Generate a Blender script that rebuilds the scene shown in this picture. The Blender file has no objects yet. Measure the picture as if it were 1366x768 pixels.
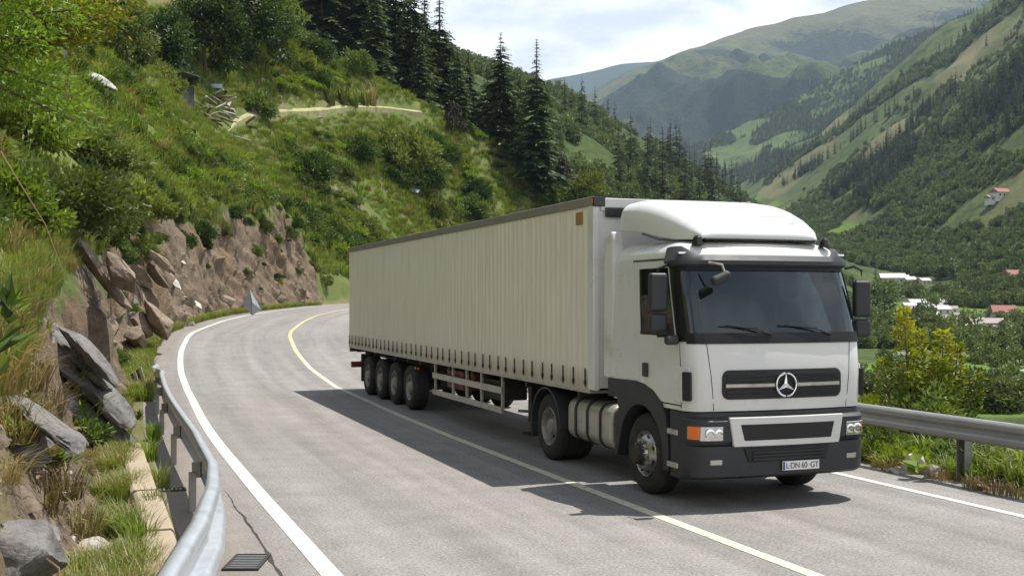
import bpy, bmesh, math, random
import numpy as np
from mathutils import Vector, Matrix

R = math.radians
S = bpy.context.scene
COL = S.collection
rng = np.random.default_rng(7)
random.seed(7)

# ------------------------------------------------------------------ camera, world, sun, exposure
CAMZ, F, HOR = 2.5, 1500.0, 400.0
cd = bpy.data.cameras.new("camera")
cam = bpy.data.objects.new("camera", cd); COL.objects.link(cam)
cam.location = (0, 0, CAMZ)
cam.rotation_euler = (R(90) + math.atan(16 / F), 0, 0)
cd.sensor_width = 36; cd.lens = 36 * F / 1366
cd.clip_start = 0.1; cd.clip_end = 30000
S.camera = cam

SUN_H = Vector((0.86, 0.46))          # horizontal direction towards the sun
SUN_EL = 68
SUN_STR, SKY_STR, EXPO = 5.0, 0.082, 0.60
sd = bpy.data.lights.new("sun", "SUN"); sd.energy = SUN_STR; sd.angle = R(0.55); sd.color = (1, .955, .88)
sun = bpy.data.objects.new("sun", sd); COL.objects.link(sun)
h = SUN_H.normalized(); ce = math.cos(R(SUN_EL))
to_sun = Vector((h.x * ce, h.y * ce, math.sin(R(SUN_EL))))
sun.rotation_euler = to_sun.to_track_quat('Z', 'Y').to_euler()
sun.location = (30, 20, 80)

W = bpy.data.worlds.new("World"); S.world = W; W.use_nodes = True
nt = W.node_tree; nt.nodes.clear()
def N(nt, t, **k):
    n = nt.nodes.new(t)
    for a, b in k.items():
        if a == 'inp':
            for i, v in b.items(): n.inputs[i].default_value = v
        else: setattr(n, a, b)
    return n
def Lk(nt, a, b): nt.links.new(a, b)
sky = N(nt, 'ShaderNodeTexSky', sky_type='NISHITA', sun_disc=False, sun_elevation=R(SUN_EL),
        sun_rotation=math.atan2(h.x, h.y), altitude=1500, air_density=1.0, dust_density=0.7, ozone_density=1.4)
tc = N(nt, 'ShaderNodeTexCoord'); sx = N(nt, 'ShaderNodeSeparateXYZ'); Lk(nt, tc.outputs['Generated'], sx.inputs[0])
ad = N(nt, 'ShaderNodeMath', operation='ADD', inp={1: .18}); Lk(nt, sx.outputs[2], ad.inputs[0])
mx = N(nt, 'ShaderNodeMath', operation='MAXIMUM', inp={1: .06}); Lk(nt, ad.outputs[0], mx.inputs[0])
dx = N(nt, 'ShaderNodeMath', operation='DIVIDE'); Lk(nt, sx.outputs[0], dx.inputs[0]); Lk(nt, mx.outputs[0], dx.inputs[1])
dy = N(nt, 'ShaderNodeMath', operation='DIVIDE'); Lk(nt, sx.outputs[1], dy.inputs[0]); Lk(nt, mx.outputs[0], dy.inputs[1])
cb = N(nt, 'ShaderNodeCombineXYZ'); Lk(nt, dx.outputs[0], cb.inputs[0]); Lk(nt, dy.outputs[0], cb.inputs[1])
n1 = N(nt, 'ShaderNodeTexNoise', inp={'Scale': 1.5, 'Detail': 9, 'Roughness': .56, 'Distortion': .35}); Lk(nt, cb.outputs[0], n1.inputs['Vector'])
r1 = N(nt, 'ShaderNodeValToRGB'); Lk(nt, n1.outputs['Fac'], r1.inputs[0])
r1.color_ramp.elements[0].position = .29; r1.color_ramp.elements[1].position = .42
mp = N(nt, 'ShaderNodeMapping', inp={1: (3.3, 1.7, 0)}); Lk(nt, cb.outputs[0], mp.inputs[0])
n2 = N(nt, 'ShaderNodeTexNoise', inp={'Scale': 2.6, 'Detail': 8, 'Roughness': .55}); Lk(nt, mp.outputs[0], n2.inputs['Vector'])
r2 = N(nt, 'ShaderNodeValToRGB'); Lk(nt, n2.outputs['Fac'], r2.inputs[0])
r2.color_ramp.elements[0].position = .38; r2.color_ramp.elements[0].color = (7.0, 7.3, 7.8, 1)
r2.color_ramp.elements[1].position = .60; r2.color_ramp.elements[1].color = (13.0, 12.9, 12.7, 1)
mc = N(nt, 'ShaderNodeMix', data_type='RGBA'); hi = N(nt, 'ShaderNodeMapRange', inp={1: .33, 2: .62, 3: 1.0, 4: .30}); Lk(nt, sx.outputs[2], hi.inputs[0])
cm = N(nt, 'ShaderNodeMath', operation='MULTIPLY'); Lk(nt, r1.outputs[0], cm.inputs[0]); Lk(nt, hi.outputs[0], cm.inputs[1]); Lk(nt, cm.outputs[0], mc.inputs[0]); Lk(nt, sky.outputs[0], mc.inputs[6]); Lk(nt, r2.outputs[0], mc.inputs[7])
bg = N(nt, 'ShaderNodeBackground', inp={1: SKY_STR}); Lk(nt, mc.outputs[2], bg.inputs[0])
wo = N(nt, 'ShaderNodeOutputWorld'); Lk(nt, bg.outputs[0], wo.inputs[0])

vs = S.view_settings
vs.view_transform = 'Standard'; vs.look = 'None'; vs.gamma = 1; vs.exposure = EXPO; vs.use_curve_mapping = False
S.render.engine = 'CYCLES'
cy = S.cycles
cy.use_denoising = True; cy.denoiser = 'OPENIMAGEDENOISE'
cy.max_bounces = 7; cy.diffuse_bounces = 3; cy.glossy_bounces = 3; cy.transmission_bounces = 5; cy.transparent_max_bounces = 6
cy.volume_bounces = 0; cy.caustics_reflective = False; cy.caustics_refractive = False
cy.sample_clamp_indirect = 4

# ------------------------------------------------------------------ numpy noise
def _hash(i, j, k):
    n = (i * 374761393 + j * 668265263 + k * 2147483647 * 7 + k * 1274126177) & 0xFFFFFFFF
    n = ((n ^ (n >> 13)) * 1274126177) & 0xFFFFFFFF
    n = ((n ^ (n >> 16)) * 2246822519) & 0xFFFFFFFF
    return ((n ^ (n >> 15)) & 0xFFFFFF) / float(0xFFFFFF)
def vnoise(x, y, z=0.0):
    x = np.asarray(x, float); y = np.asarray(y, float); z = np.asarray(z, float) + 0 * x
    i = np.floor(x).astype(np.int64); j = np.floor(y).astype(np.int64); k = np.floor(z).astype(np.int64)
    fx = x - i; fy = y - j; fz = z - k
    fx = fx * fx * (3 - 2 * fx); fy = fy * fy * (3 - 2 * fy); fz = fz * fz * (3 - 2 * fz)
    def L(a, b, t): return a + (b - a) * t
    c = [[[_hash(i + a, j + b, k + e) for e in (0, 1)] for b in (0, 1)] for a in (0, 1)]
    return L(L(L(c[0][0][0], c[1][0][0], fx), L(c[0][1][0], c[1][1][0], fx), fy),
             L(L(c[0][0][1], c[1][0][1], fx), L(c[0][1][1], c[1][1][1], fx), fy), fz)
def fbm(x, y, z=0.0, o=4, g=.5):
    a, t, s, f = 1.0, 0, 0, 1.0
    for q in range(o):
        t = t + a * vnoise(np.asarray(x) * f + 17.3 * q, np.asarray(y) * f + 5.1 * q, np.asarray(z) * f + 3.7 * q); s += a; a *= g; f *= 2.03
    return t / s * 2 - 1
def ridged(x, y, z=0.0, o=4):
    a, t, s, f = 1.0, 0, 0, 1.0
    for q in range(o):
        t = t + a * (1 - np.abs(2 * vnoise(np.asarray(x) * f + 9.3 * q, np.asarray(y) * f + 2.1 * q, np.asarray(z) * f) - 1)); s += a; a *= .5; f *= 2.1
    return t / s
def sstep(a, b, x):
    t = np.clip((np.asarray(x, float) - a) / (b - a), 0, 1); return t * t * (3 - 2 * t)

# ------------------------------------------------------------------ mesh helpers
def mesh_np(name, v, f, attrs=None, smooth=False, mat_idx=None):
    """v (n,3); f (m,k) equal-sized faces or list of arrays"""
    me = bpy.data.meshes.new(name)
    fl = f if isinstance(f, list) else [f]
    fl = [np.asarray(q, np.int32) for q in fl if len(q)]
    me.vertices.add(len(v)); me.vertices.foreach_set('co', np.asarray(v, np.float32).ravel())
    lv = np.concatenate([q.ravel() for q in fl]); tot = np.concatenate([np.full(len(q), q.shape[1], np.int32) for q in fl])
    st = np.concatenate([[0], np.cumsum(tot)[:-1]]).astype(np.int32)
    me.loops.add(len(lv)); me.loops.foreach_set('vertex_index', lv)
    me.polygons.add(len(tot)); me.polygons.foreach_set('loop_start', st)
    if mat_idx is not None: me.polygons.foreach_set('material_index', np.asarray(mat_idx, np.int32))
    me.polygons.foreach_set('use_smooth', np.full(len(tot), bool(smooth)))
    for k, a in (attrs or {}).items():
        at = me.attributes.new(k, 'FLOAT', 'POINT'); at.data.foreach_set('value', np.asarray(a, np.float32))
    me.update(calc_edges=True)
    return me
def tag(o, label=None, cat=None, group=None, kind=None):
    if label: o['label'] = label
    if cat: o['category'] = cat
    if group: o['group'] = group
    if kind: o['kind'] = kind
    return o
def obj(name, me, mats=None, parent=None, loc=None, rotz=0, scale=None):
    if mats is not None and len(me.materials) == 0:
        for m in (mats if isinstance(mats, (list, tuple)) else [mats]): me.materials.append(m)
    o = bpy.data.objects.new(name, me); COL.objects.link(o)
    if parent: o.parent = parent
    if loc is not None: o.location = loc
    if rotz: o.rotation_euler[2] = rotz
    if scale is not None: o.scale = scale if hasattr(scale, '__len__') else (scale,) * 3
    return o
def empty(name, loc, rotz=0, scale=None):
    o = bpy.data.objects.new(name, None); COL.objects.link(o); o.location = loc; o.rotation_euler[2] = rotz
    o.empty_display_size = .2
    if scale is not None: o.scale = (scale,) * 3
    return o
class MB:
    def __init__(s): s.v = []; s.f = []; s.m = []
    def add(s, v, f, m=0):
        b = len(s.v); s.v += [tuple(p) for p in v]; s.f += [[b + i for i in q] for q in f]; s.m += [m] * len(f); return s
    def box(s, x0, x1, y0, y1, z0, z1, m=0, rot=None, c=None):
        v = [(x, y, z) for x in (x0, x1) for y in (y0, y1) for z in (z0, z1)]
        if rot is not None:
            c = Vector(c if c else ((x0 + x1) / 2, (y0 + y1) / 2, (z0 + z1) / 2)); v = [c + rot @ (Vector(p) - c) for p in v]
        return s.add(v, [(0, 1, 3, 2), (4, 6, 7, 5), (0, 4, 5, 1), (2, 3, 7, 6), (0, 2, 6, 4), (1, 5, 7, 3)], m)
    def tube(s, pts, rad, n=8, m=0, cap=True):
        pts = [Vector(p) for p in pts]; k = len(pts)
        rad = rad if hasattr(rad, '__len__') else [rad] * k
        vs_ = []; ref = None
        for i, p in enumerate(pts):
            t = (pts[min(i + 1, k - 1)] - pts[max(i - 1, 0)]).normalized()
            if ref is None: ref = Vector((0, 0, 1)) if abs(t.z) < .9 else Vector((1, 0, 0))
            a = t.cross(ref).normalized(); b = t.cross(a); ref = -b if False else ref
            for j in range(n):
                w = 2 * math.pi * j / n; vs_.append(p + (a * math.cos(w) + b * math.sin(w)) * rad[i])
        f = [(i * n + j, i * n + (j + 1) % n, (i + 1) * n + (j + 1) % n, (i + 1) * n + j) for i in range(k - 1) for j in range(n)]
        if cap: f += [tuple(range(n))[::-1], tuple((k - 1) * n + j for j in range(n))]
        return s.add(vs_, f, m)
    def lathe_x(s, prof, n=40, c=(0, 0, 0), m=0):
        """prof: (x, radius) pairs, revolved round the x axis through c"""
        k = len(prof); v = []
        for (x, r) in prof:
            for j in range(n):
                a = 2 * math.pi * j / n; v.append((c[0] + x, c[1] + r * math.cos(a), c[2] + r * math.sin(a)))
        f = [(i * n + j, (i + 1) * n + j, (i + 1) * n + (j + 1) % n, i * n + (j + 1) % n) for i in range(k - 1) for j in range(n)]
        return s.add(v, f, m)
    def prism(s, poly, axis, a, b, m=0):
        """poly of 2-D points, extruded on axis 'x' (points are y,z), 'y' (x,z) or 'z' (x,y) from a to b"""
        def P(p, t): return (t, p[0], p[1]) if axis == 'x' else (p[0], t, p[1]) if axis == 'y' else (p[0], p[1], t)
        n = len(poly); v = [P(p, a) for p in poly] + [P(p, b) for p in poly]
        f = [(i, (i + 1) % n, n + (i + 1) % n, n + i) for i in range(n)] + [tuple(range(n))[::-1], tuple(range(n, 2 * n))]
        return s.add(v, f, m)
    def mesh(s, name, smooth=False):
        me = bpy.data.meshes.new(name); me.from_pydata(s.v, [], s.f); me.update()
        me.polygons.foreach_set('material_index', np.asarray(s.m, np.int32))
        bm = bmesh.new(); bm.from_mesh(me); bmesh.ops.recalc_face_normals(bm, faces=bm.faces); bm.to_mesh(me); bm.free()
        if smooth: me.polygons.foreach_set('use_smooth', np.ones(len(me.polygons), bool)); me.set_sharp_from_angle(angle=R(38))
        return me
    def build(s, name, mat, parent=None, bevel=0, smooth=False, seg=2):
        o = obj(name, s.mesh(name, smooth), mat, parent)
        if bevel:
            b = o.modifiers.new('bevel', 'BEVEL'); b.width = bevel; b.segments = seg; b.limit_method = 'ANGLE'; b.angle_limit = R(40); b.harden_normals = False
        return o

# ------------------------------------------------------------------ materials
def new_mat(name):
    m = bpy.data.materials.new(name); m.use_nodes = True; t = m.node_tree
    return m, t, t.nodes['Principled BSDF'], t.nodes['Material Output']
def noise_node(t, scale, detail=5, rough=.55, vec=None, dist=0):
    n = N(t, 'ShaderNodeTexNoise', inp={'Scale': scale, 'Detail': detail, 'Roughness': rough, 'Distortion': dist})
    if vec is not None: Lk(t, vec, n.inputs['Vector'])
    return n
def ramp(t, fac, stops):
    r = N(t, 'ShaderNodeValToRGB'); Lk(t, fac, r.inputs[0]); e = r.color_ramp.elements
    while len(e) < len(stops): e.new(.5)
    for q, (p, c) in zip(e, stops): q.position = p; q.color = (c, c, c, 1) if not hasattr(c, '__len__') else (*c, 1)
    return r
def mixc(t, fac, a, b, mode='MIX'):
    m = N(t, 'ShaderNodeMix', data_type='RGBA', blend_type=mode)
    for s_, v in ((m.inputs[0], fac), (m.inputs[6], a), (m.inputs[7], b)):
        if hasattr(v, 'is_linked') or hasattr(v, 'links'): Lk(t, v, s_)
        elif hasattr(v, '__len__'): s_.default_value = (*v, 1)
        else: s_.default_value = v
    return m.outputs[2]
def bump(t, b, hgt, strength=.3, dist=.02):
    n = N(t, 'ShaderNodeBump', inp={'Strength': strength, 'Distance': dist}); Lk(t, hgt, n.inputs['Height']); Lk(t, n.outputs[0], b.inputs['Normal'])
def simple(name, col, rough=.5, metal=0, var=.12, scale=6, dirt=None, spec=.5, bmp=0, coat=0):
    m, t, b, o = new_mat(name)
    tc = N(t, 'ShaderNodeTexCoord').outputs['Object']
    n = noise_node(t, scale, 6, .6, tc)
    c = mixc(t, n.outputs['Fac'], [max(0, x * (1 - var)) for x in col], [min(1, x * (1 + var)) for x in col])
    if dirt:
        n3 = noise_node(t, dirt[1], 8, .68, tc); r = ramp(t, n3.outputs['Fac'], [(dirt[2], 0.0), (dirt[2] + .25, 1.0)])
        c = mixc(t, r.outputs[0], c, dirt[0])
    Lk(t, c, b.inputs['Base Color'])
    rr = ramp(t, n.outputs['Fac'], [(0.2, max(0, rough - .08)), (.8, min(1, rough + .1))]); Lk(t, rr.outputs[0], b.inputs['Roughness'])
    b.inputs['Metallic'].default_value = metal; b.inputs['Specular IOR Level'].default_value = spec
    if coat: b.inputs['Coat Weight'].default_value = coat; b.inputs['Coat Roughness'].default_value = .08
    if bmp:
        n4 = noise_node(t, scale * 6, 4, .6, tc); bump(t, b, n4.outputs['Fac'], bmp, .01)
    return m
def leaf_mat(name, ca, cb, transl=.32, rough=.5, hue=.014, val=.25):
    m, t, b, o = new_mat(name)
    at = N(t, 'ShaderNodeAttribute', attribute_name='tint'); oi = N(t, 'ShaderNodeObjectInfo')
    c = mixc(t, at.outputs['Fac'], ca, cb)
    hs = N(t, 'ShaderNodeHueSaturation')
    mr = N(t, 'ShaderNodeMapRange', inp={3: .5 - hue, 4: .5 + hue}); Lk(t, oi.outputs['Random'], mr.inputs[0])
    m2 = N(t, 'ShaderNodeMath', operation='MULTIPLY', inp={1: 7.31}); Lk(t, oi.outputs['Random'], m2.inputs[0])
    fr = N(t, 'ShaderNodeMath', operation='FRACT'); Lk(t, m2.outputs[0], fr.inputs[0])
    mv = N(t, 'ShaderNodeMapRange', inp={3: 1 - val, 4: 1 + val}); Lk(t, fr.outputs[0], mv.inputs[0])
    Lk(t, mr.outputs[0], hs.inputs['Hue']); Lk(t, mv.outputs[0], hs.inputs['Value']); Lk(t, c, hs.inputs['Color'])
    Lk(t, hs.outputs[0], b.inputs['Base Color']); b.inputs['Roughness'].default_value = rough; b.inputs['Specular IOR Level'].default_value = .35
    tr = N(t, 'ShaderNodeBsdfTranslucent'); tcx = mixc(t, 1.0, hs.outputs[0], (1.3, 1.35, .55), 'MULTIPLY'); Lk(t, tcx, tr.inputs[0])
    ms = N(t, 'ShaderNodeMixShader', inp={0: transl}); Lk(t, b.outputs[0], ms.inputs[1]); Lk(t, tr.outputs[0], ms.inputs[2]); Lk(t, ms.outputs[0], o.inputs[0])
    return m

M = {}
M['white'] = simple('white_paint', (.64, .64, .62), .3, 0, .03, 2, dirt=((.52, .49, .43), 1.6, .56), coat=.4)
M['white_dirty'] = simple('weathered_white', (.66, .66, .63), .4, 0, .04, 2, dirt=((.46, .43, .36), 2.2, .5))
M['plastic'] = simple('dark_plastic', (.024, .026, .03), .55, 0, .15, 3, dirt=((.06, .056, .05), 3, .55), bmp=.05)
M['black'] = simple('black_gloss', (.012, .013, .015), .25, 0, .1)
M['frame'] = simple('matt_black_frame', (.008, .008, .009), .5, 0, .1, spec=.3)
M['mesh'] = simple('black_mesh', (.008, .008, .009), .6, 0, .1)
M['rubber'] = simple('rubber', (.022, .021, .02), .8, 0, .2, 5, dirt=((.07, .06, .05), 4, .52))
M['rimgrey'] = simple('painted_rim', (.30, .29, .26), .5, .2, .12, 6, dirt=((.14, .12, .10), 5, .5))
M['chrome'] = simple('chrome', (.78, .78, .78), .14, 1, .05, 4)
M['steel'] = simple('chassis_steel', (.035, .03, .03), .6, .2, .2, 5, dirt=((.09, .06, .04), 4, .55))
M['alu'] = simple('aluminium', (.48, .46, .42), .42, .6, .1, 4, dirt=((.26, .23, .18), 3, .5))
M['wheel_alu'] = simple('used_alloy', (.40, .38, .35), .3, .9, .25, 8, dirt=((.10, .08, .06), 6, .46))
M['galv'] = simple('galvanised_steel', (.52, .55, .58), .38, .65, .12, 5, dirt=((.36, .36, .35), 2.5, .55))
M['galv_dull'] = simple('dull_galvanised_steel', (.27, .27, .265), .45, .55, .14, 4, dirt=((.22, .20, .18), 2.5, .52))
M['orange'] = simple('orange_lens', (.75, .16, .02), .2, 0, .1, 9, coat=.5)
M['red'] = simple('red_lens', (.35, .02, .015), .3, 0, .1)
M['redpaint'] = simple('dull_red_paint', (.16, .03, .025), .5, 0, .2)
M['lens'] = simple('lamp_reflector', (.72, .73, .74), .12, .85, .25, 30)
M['seat'] = simple('dark_seat', (.03, .032, .038), .8)
M['brown_tag'] = simple('brown_tag', (.30, .16, .05), .6, 0, .5, 40)
M['concrete'] = simple('concrete', (.36, .29, .21), .85, 0, .1, 3, dirt=((.28, .22, .15), 1.5, .56), bmp=.25)
M['bark'] = simple('bark', (.09, .065, .045), .9, 0, .3, 5, bmp=.4)
M['twig'] = simple('dry_twig', (.24, .15, .08), .8, 0, .3, 4)
M['wood'] = simple('weathered_wood', (.19, .155, .12), .85, 0, .35, 3)
M['darkroof'] = simple('dark_sheet', (.03, .03, .034), .7, 0, .2)
M['whitepaint'] = simple('white_board', (.74, .74, .72), .6, 0, .08)
M['tarp'] = simple('grey_tarp', (.30, .33, .35), .5, 0, .15, 3)
M['wallpale'] = simple('pale_plaster', (.62, .60, .56), .9, 0, .1, .5)
M['roofgrey'] = simple('pale_roof_sheet', (.46, .46, .46), .6, 0, .15, .6)
M['roofred'] = simple('red_roof', (.27, .10, .085), .8, 0, .25, .8)
M['roofbrown'] = simple('brown_grey_roof', (.30, .25, .22), .8, 0, .25, .8)
M['window'] = simple('dark_window', (.03, .035, .04), .15)
M['blue'] = simple('blue_band', (.03, .06, .22), .5)
M['ink'] = simple('plate_ink', (.05, .05, .055), .6)
M['bluetarp'] = simple('pale_blue_sheet', (.45, .62, .72), .5)

def glass_mat():
    m, t, b, o = new_mat('tinted_glass')
    b.inputs['Base Color'].default_value = (.008, .012, .013, 1); b.inputs['Roughness'].default_value = .02; b.inputs['IOR'].default_value = 1.5
    tr = N(t, 'ShaderNodeBsdfTransparent', inp={0: (.55, .76, .78, 1)})
    fr = N(t, 'ShaderNodeFresnel', inp={0: 1.45})
    gl = N(t, 'ShaderNodeBsdfGlossy', inp={1: .015}); gl.inputs[0].default_value = (.85, .95, 1, 1)
    m1 = N(t, 'ShaderNodeMixShader', inp={0: .6}); Lk(t, b.outputs[0], m1.inputs[2]); Lk(t, tr.outputs[0], m1.inputs[1])
    m2 = N(t, 'ShaderNodeMixShader'); Lk(t, fr.outputs[0], m2.inputs[0]); Lk(t, m1.outputs[0], m2.inputs[1]); Lk(t, gl.outputs[0], m2.inputs[2])
    Lk(t, m2.outputs[0], o.inputs[0]); return m
M['glass'] = glass_mat()

def asphalt_mat():
    m, t, b, o = new_mat('worn_asphalt')
    tc = N(t, 'ShaderNodeTexCoord').outputs['Object']
    at = N(t, 'ShaderNodeAttribute', attribute_name='lane')     # metres left of the white edge line
    al = N(t, 'ShaderNodeAttribute', attribute_name='along')
    cbx = N(t, 'ShaderNodeCombineXYZ'); Lk(t, at.outputs['Fac'], cbx.inputs[0]); Lk(t, al.outputs['Fac'], cbx.inputs[1])
    mp = N(t, 'ShaderNodeMapping', inp={3: (1.1, .035, 1)}); Lk(t, cbx.outputs[0], mp.inputs[0])
    big = noise_node(t, .16, 5, .6, tc); mid = noise_node(t, 1.6, 6, .65, tc); fine = noise_node(t, 30, 5, .8, tc); grit = noise_node(t, 150, 2, .6, tc)
    streak = noise_node(t, 1.6, 5, .6, mp.outputs[0])
    c = mixc(t, big.outputs['Fac'], (.195, .182, .17), (.275, .26, .245))
    r = ramp(t, streak.outputs['Fac'], [(.35, .78), (.65, 1.08)]); c = mixc(t, 1.0, c, r.outputs[0], 'MULTIPLY')
    r = ramp(t, mid.outputs['Fac'], [(.3, .86), (.7, 1.1)]); c = mixc(t, 1.0, c, r.outputs[0], 'MULTIPLY')
    r = ramp(t, fine.outputs['Fac'], [(.40, .68), (.60, 1.32)]); c = mixc(t, 1.0, c, r.outputs[0], 'MULTIPLY')
    r = ramp(t, grit.outputs['Fac'], [(.38, .72), (.62, 1.3)]); c = mixc(t, 1.0, c, r.outputs[0], 'MULTIPLY')
    # gritty brown strip along the shoulder
    sh = N(t, 'ShaderNodeMapRange', inp={1: .2, 2: .75}); Lk(t, at.outputs['Fac'], sh.inputs[0])
    shn = noise_node(t, 3.5, 6, .7, tc); shr = N(t, 'ShaderNodeMath', operation='MULTIPLY'); Lk(t, sh.outputs[0], shr.inputs[0]); Lk(t, shn.outputs['Fac'], shr.inputs[1])
    c = mixc(t, shr.outputs[0], c, (.19, .155, .12))
    Lk(t, c, b.inputs['Base Color']); b.inputs['Roughness'].default_value = .85; b.inputs['Specular IOR Level'].default_value = .3
    bump(t, b, fine.outputs['Fac'], .35, .006)
    return m
M['asphalt'] = asphalt_mat()
def line_mat(name, col, wear=.62, under=(.21, .20, .19)):
    m, t, b, o = new_mat(name)
    tc = N(t, 'ShaderNodeTexCoord').outputs['Object']
    a = noise_node(t, 9, 8, .75, tc); c2 = noise_node(t, 60, 3, .7, tc)
    r = ramp(t, a.outputs['Fac'], [(wear, 0.0), (wear + .14, .75)]); c = mixc(t, r.outputs[0], col, under)
    r = ramp(t, c2.outputs['Fac'], [(.3, .85), (.7, 1.08)]); c = mixc(t, 1.0, c, r.outputs[0], 'MULTIPLY')
    Lk(t, c, b.inputs['Base Color']); b.inputs['Roughness'].default_value = .8
    return m
M['line_white'] = line_mat('white_road_paint', (.52, .51, .475), .53)
def yellow_line_mat():
    m, t, b, o = new_mat('worn_yellow_road_paint')
    tc = N(t, 'ShaderNodeTexCoord').outputs['Object']; al = N(t, 'ShaderNodeAttribute', attribute_name='along')
    mr = ramp(t, al.outputs['Fac'], [(0, 0.0), (1, 1.0)])
    mp = N(t, 'ShaderNodeMapRange', inp={1: 34, 2: 50}); Lk(t, al.outputs['Fac'], mp.inputs[0])
    m0 = N(t, 'ShaderNodeMapRange', inp={1: 26, 2: 21}); Lk(t, al.outputs['Fac'], m0.inputs[0])
    c = mixc(t, mp.outputs[0], (.50, .47, .40), (.56, .44, .20)); c = mixc(t, m0.outputs[0], c, (.58, .53, .40))  # middle stretch whiter and duller: its shaded look is put into the colour
    a = noise_node(t, 9, 8, .75, tc); r = ramp(t, a.outputs['Fac'], [(.50, 0.0), (.66, .8)]); c = mixc(t, r.outputs[0], c, (.21, .20, .19))
    Lk(t, c, b.inputs['Base Color']); b.inputs['Roughness'].default_value = .8
    return m
M['line_yellow'] = yellow_line_mat()

def ground_mat():
    m, t, b, o = new_mat('grassy_earth_and_rock')
    tc = N(t, 'ShaderNodeTexCoord').outputs['Object']
    rk = N(t, 'ShaderNodeAttribute', attribute_name='rock'); so = N(t, 'ShaderNodeAttribute', attribute_name='soil')
    big = noise_node(t, .07, 6, .6, tc); mid = noise_node(t, .6, 7, .65, tc); fine = noise_node(t, 6, 6, .7, tc)
    g = mixc(t, ramp(t, big.outputs['Fac'], [(.38, 0.0), (.62, 1.0)]).outputs[0], (.07, .105, .026), (.135, .165, .045))
    g = mixc(t, ramp(t, mid.outputs['Fac'], [(.45, 0.0), (.7, .8)]).outputs[0], g, (.15, .16, .05))
    g = mixc(t, ramp(t, fine.outputs['Fac'], [(.5, 0.0), (.75, .6)]).outputs[0], g, (.035, .045, .015))
    # rock: layered, tan to grey
    rot = N(t, 'ShaderNodeMapping', inp={2: (.5, .7, .2), 3: (.6, .6, 2.6)}); Lk(t, tc, rot.inputs[0])
    lay = noise_node(t, .9, 9, .68, rot.outputs[0], .6); rb_ = noise_node(t, .28, 4, .6, tc); rf = noise_node(t, 9, 7, .75, tc)
    k = mixc(t, ramp(t, rb_.outputs['Fac'], [(.36, 0.0), (.58, 1.0)]).outputs[0], (.165, .115, .07), (.185, .142, .102))
    k = mixc(t, ramp(t, lay.outputs['Fac'], [(.34, .75), (.48, 0.0)]).outputs[0], k, (.10, .07, .05))
    k = mixc(t, ramp(t, lay.outputs['Fac'], [(.58, 0.0), (.72, .6)]).outputs[0], k, (.33, .28, .215))
    k = mixc(t, ramp(t, rf.outputs['Fac'], [(.40, .8), (.52, 0.0)]).outputs[0], k, (.085, .06, .043))
    c = mixc(t, so.outputs['Fac'], g, mixc(t, mid.outputs['Fac'], (.14, .10, .06), (.25, .19, .12)))
    rm = N(t, 'ShaderNodeMath', operation='ADD'); Lk(t, rk.outputs['Fac'], rm.inputs[0])
    nn = N(t, 'ShaderNodeMapRange', inp={1: .3, 2: .7, 3: -.35, 4: .35}); Lk(t, mid.outputs['Fac'], nn.inputs[0]); Lk(t, nn.outputs[0], rm.inputs[1])
    rmr = ramp(t, rm.outputs[0], [(.42, 0.0), (.55, 1.0)])
    c = mixc(t, rmr.outputs[0], c, k)
    Lk(t, c, b.inputs['Base Color']); b.inputs['Roughness'].default_value = .9; b.inputs['Specular IOR Level'].default_value = .2
    hm = mixc(t, .5, lay.outputs['Fac'], rf.outputs['Fac']); bump(t, b, hm, .8, .12)
    return m
M['ground'] = ground_mat()
def rock_mat(name, a, b_, dark, light, sc=1.6, stretch=(.7, .7, 2.4)):
    m, t, b, o = new_mat(name)
    tc = N(t, 'ShaderNodeTexCoord').outputs['Object']
    rot = N(t, 'ShaderNodeMapping', inp={2: (.6, .5, .3), 3: stretch}); Lk(t, tc, rot.inputs[0])
    lay = noise_node(t, sc, 9, .68, rot.outputs[0], .5); n1 = noise_node(t, sc * .5, 4, .6, tc); f = noise_node(t, sc * 9, 7, .75, tc)
    c = mixc(t, n1.outputs['Fac'], a, b_)
    c = mixc(t, ramp(t, lay.outputs['Fac'], [(.36, .9), (.5, 0.0)]).outputs[0], c, dark)
    c = mixc(t, ramp(t, lay.outputs['Fac'], [(.56, 0.0), (.68, .7)]).outputs[0], c, light)
    c = mixc(t, ramp(t, f.outputs['Fac'], [(.36, .6), (.5, 0.0)]).outputs[0], c, dark)
    Lk(t, c, b.inputs['Base Color']); b.inputs['Roughness'].default_value = .85
    bump(t, b, mixc(t, .4, lay.outputs['Fac'], f.outputs['Fac']), .8, .08)
    return m
M['rock_grey'] = rock_mat('grey_slate_rock', (.155, .148, .142), (.23, .217, .205), (.055, .05, .046), (.32, .30, .285))
M['rock_pale'] = rock_mat('pale_stone', (.44, .41, .37), (.54, .51, .46), (.25, .22, .18), (.62, .60, .56))
M['rock_tan'] = rock_mat('tan_rock', (.21, .155, .10), (.24, .19, .145), (.09, .065, .045), (.34, .29, .23), 1.1)

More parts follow.
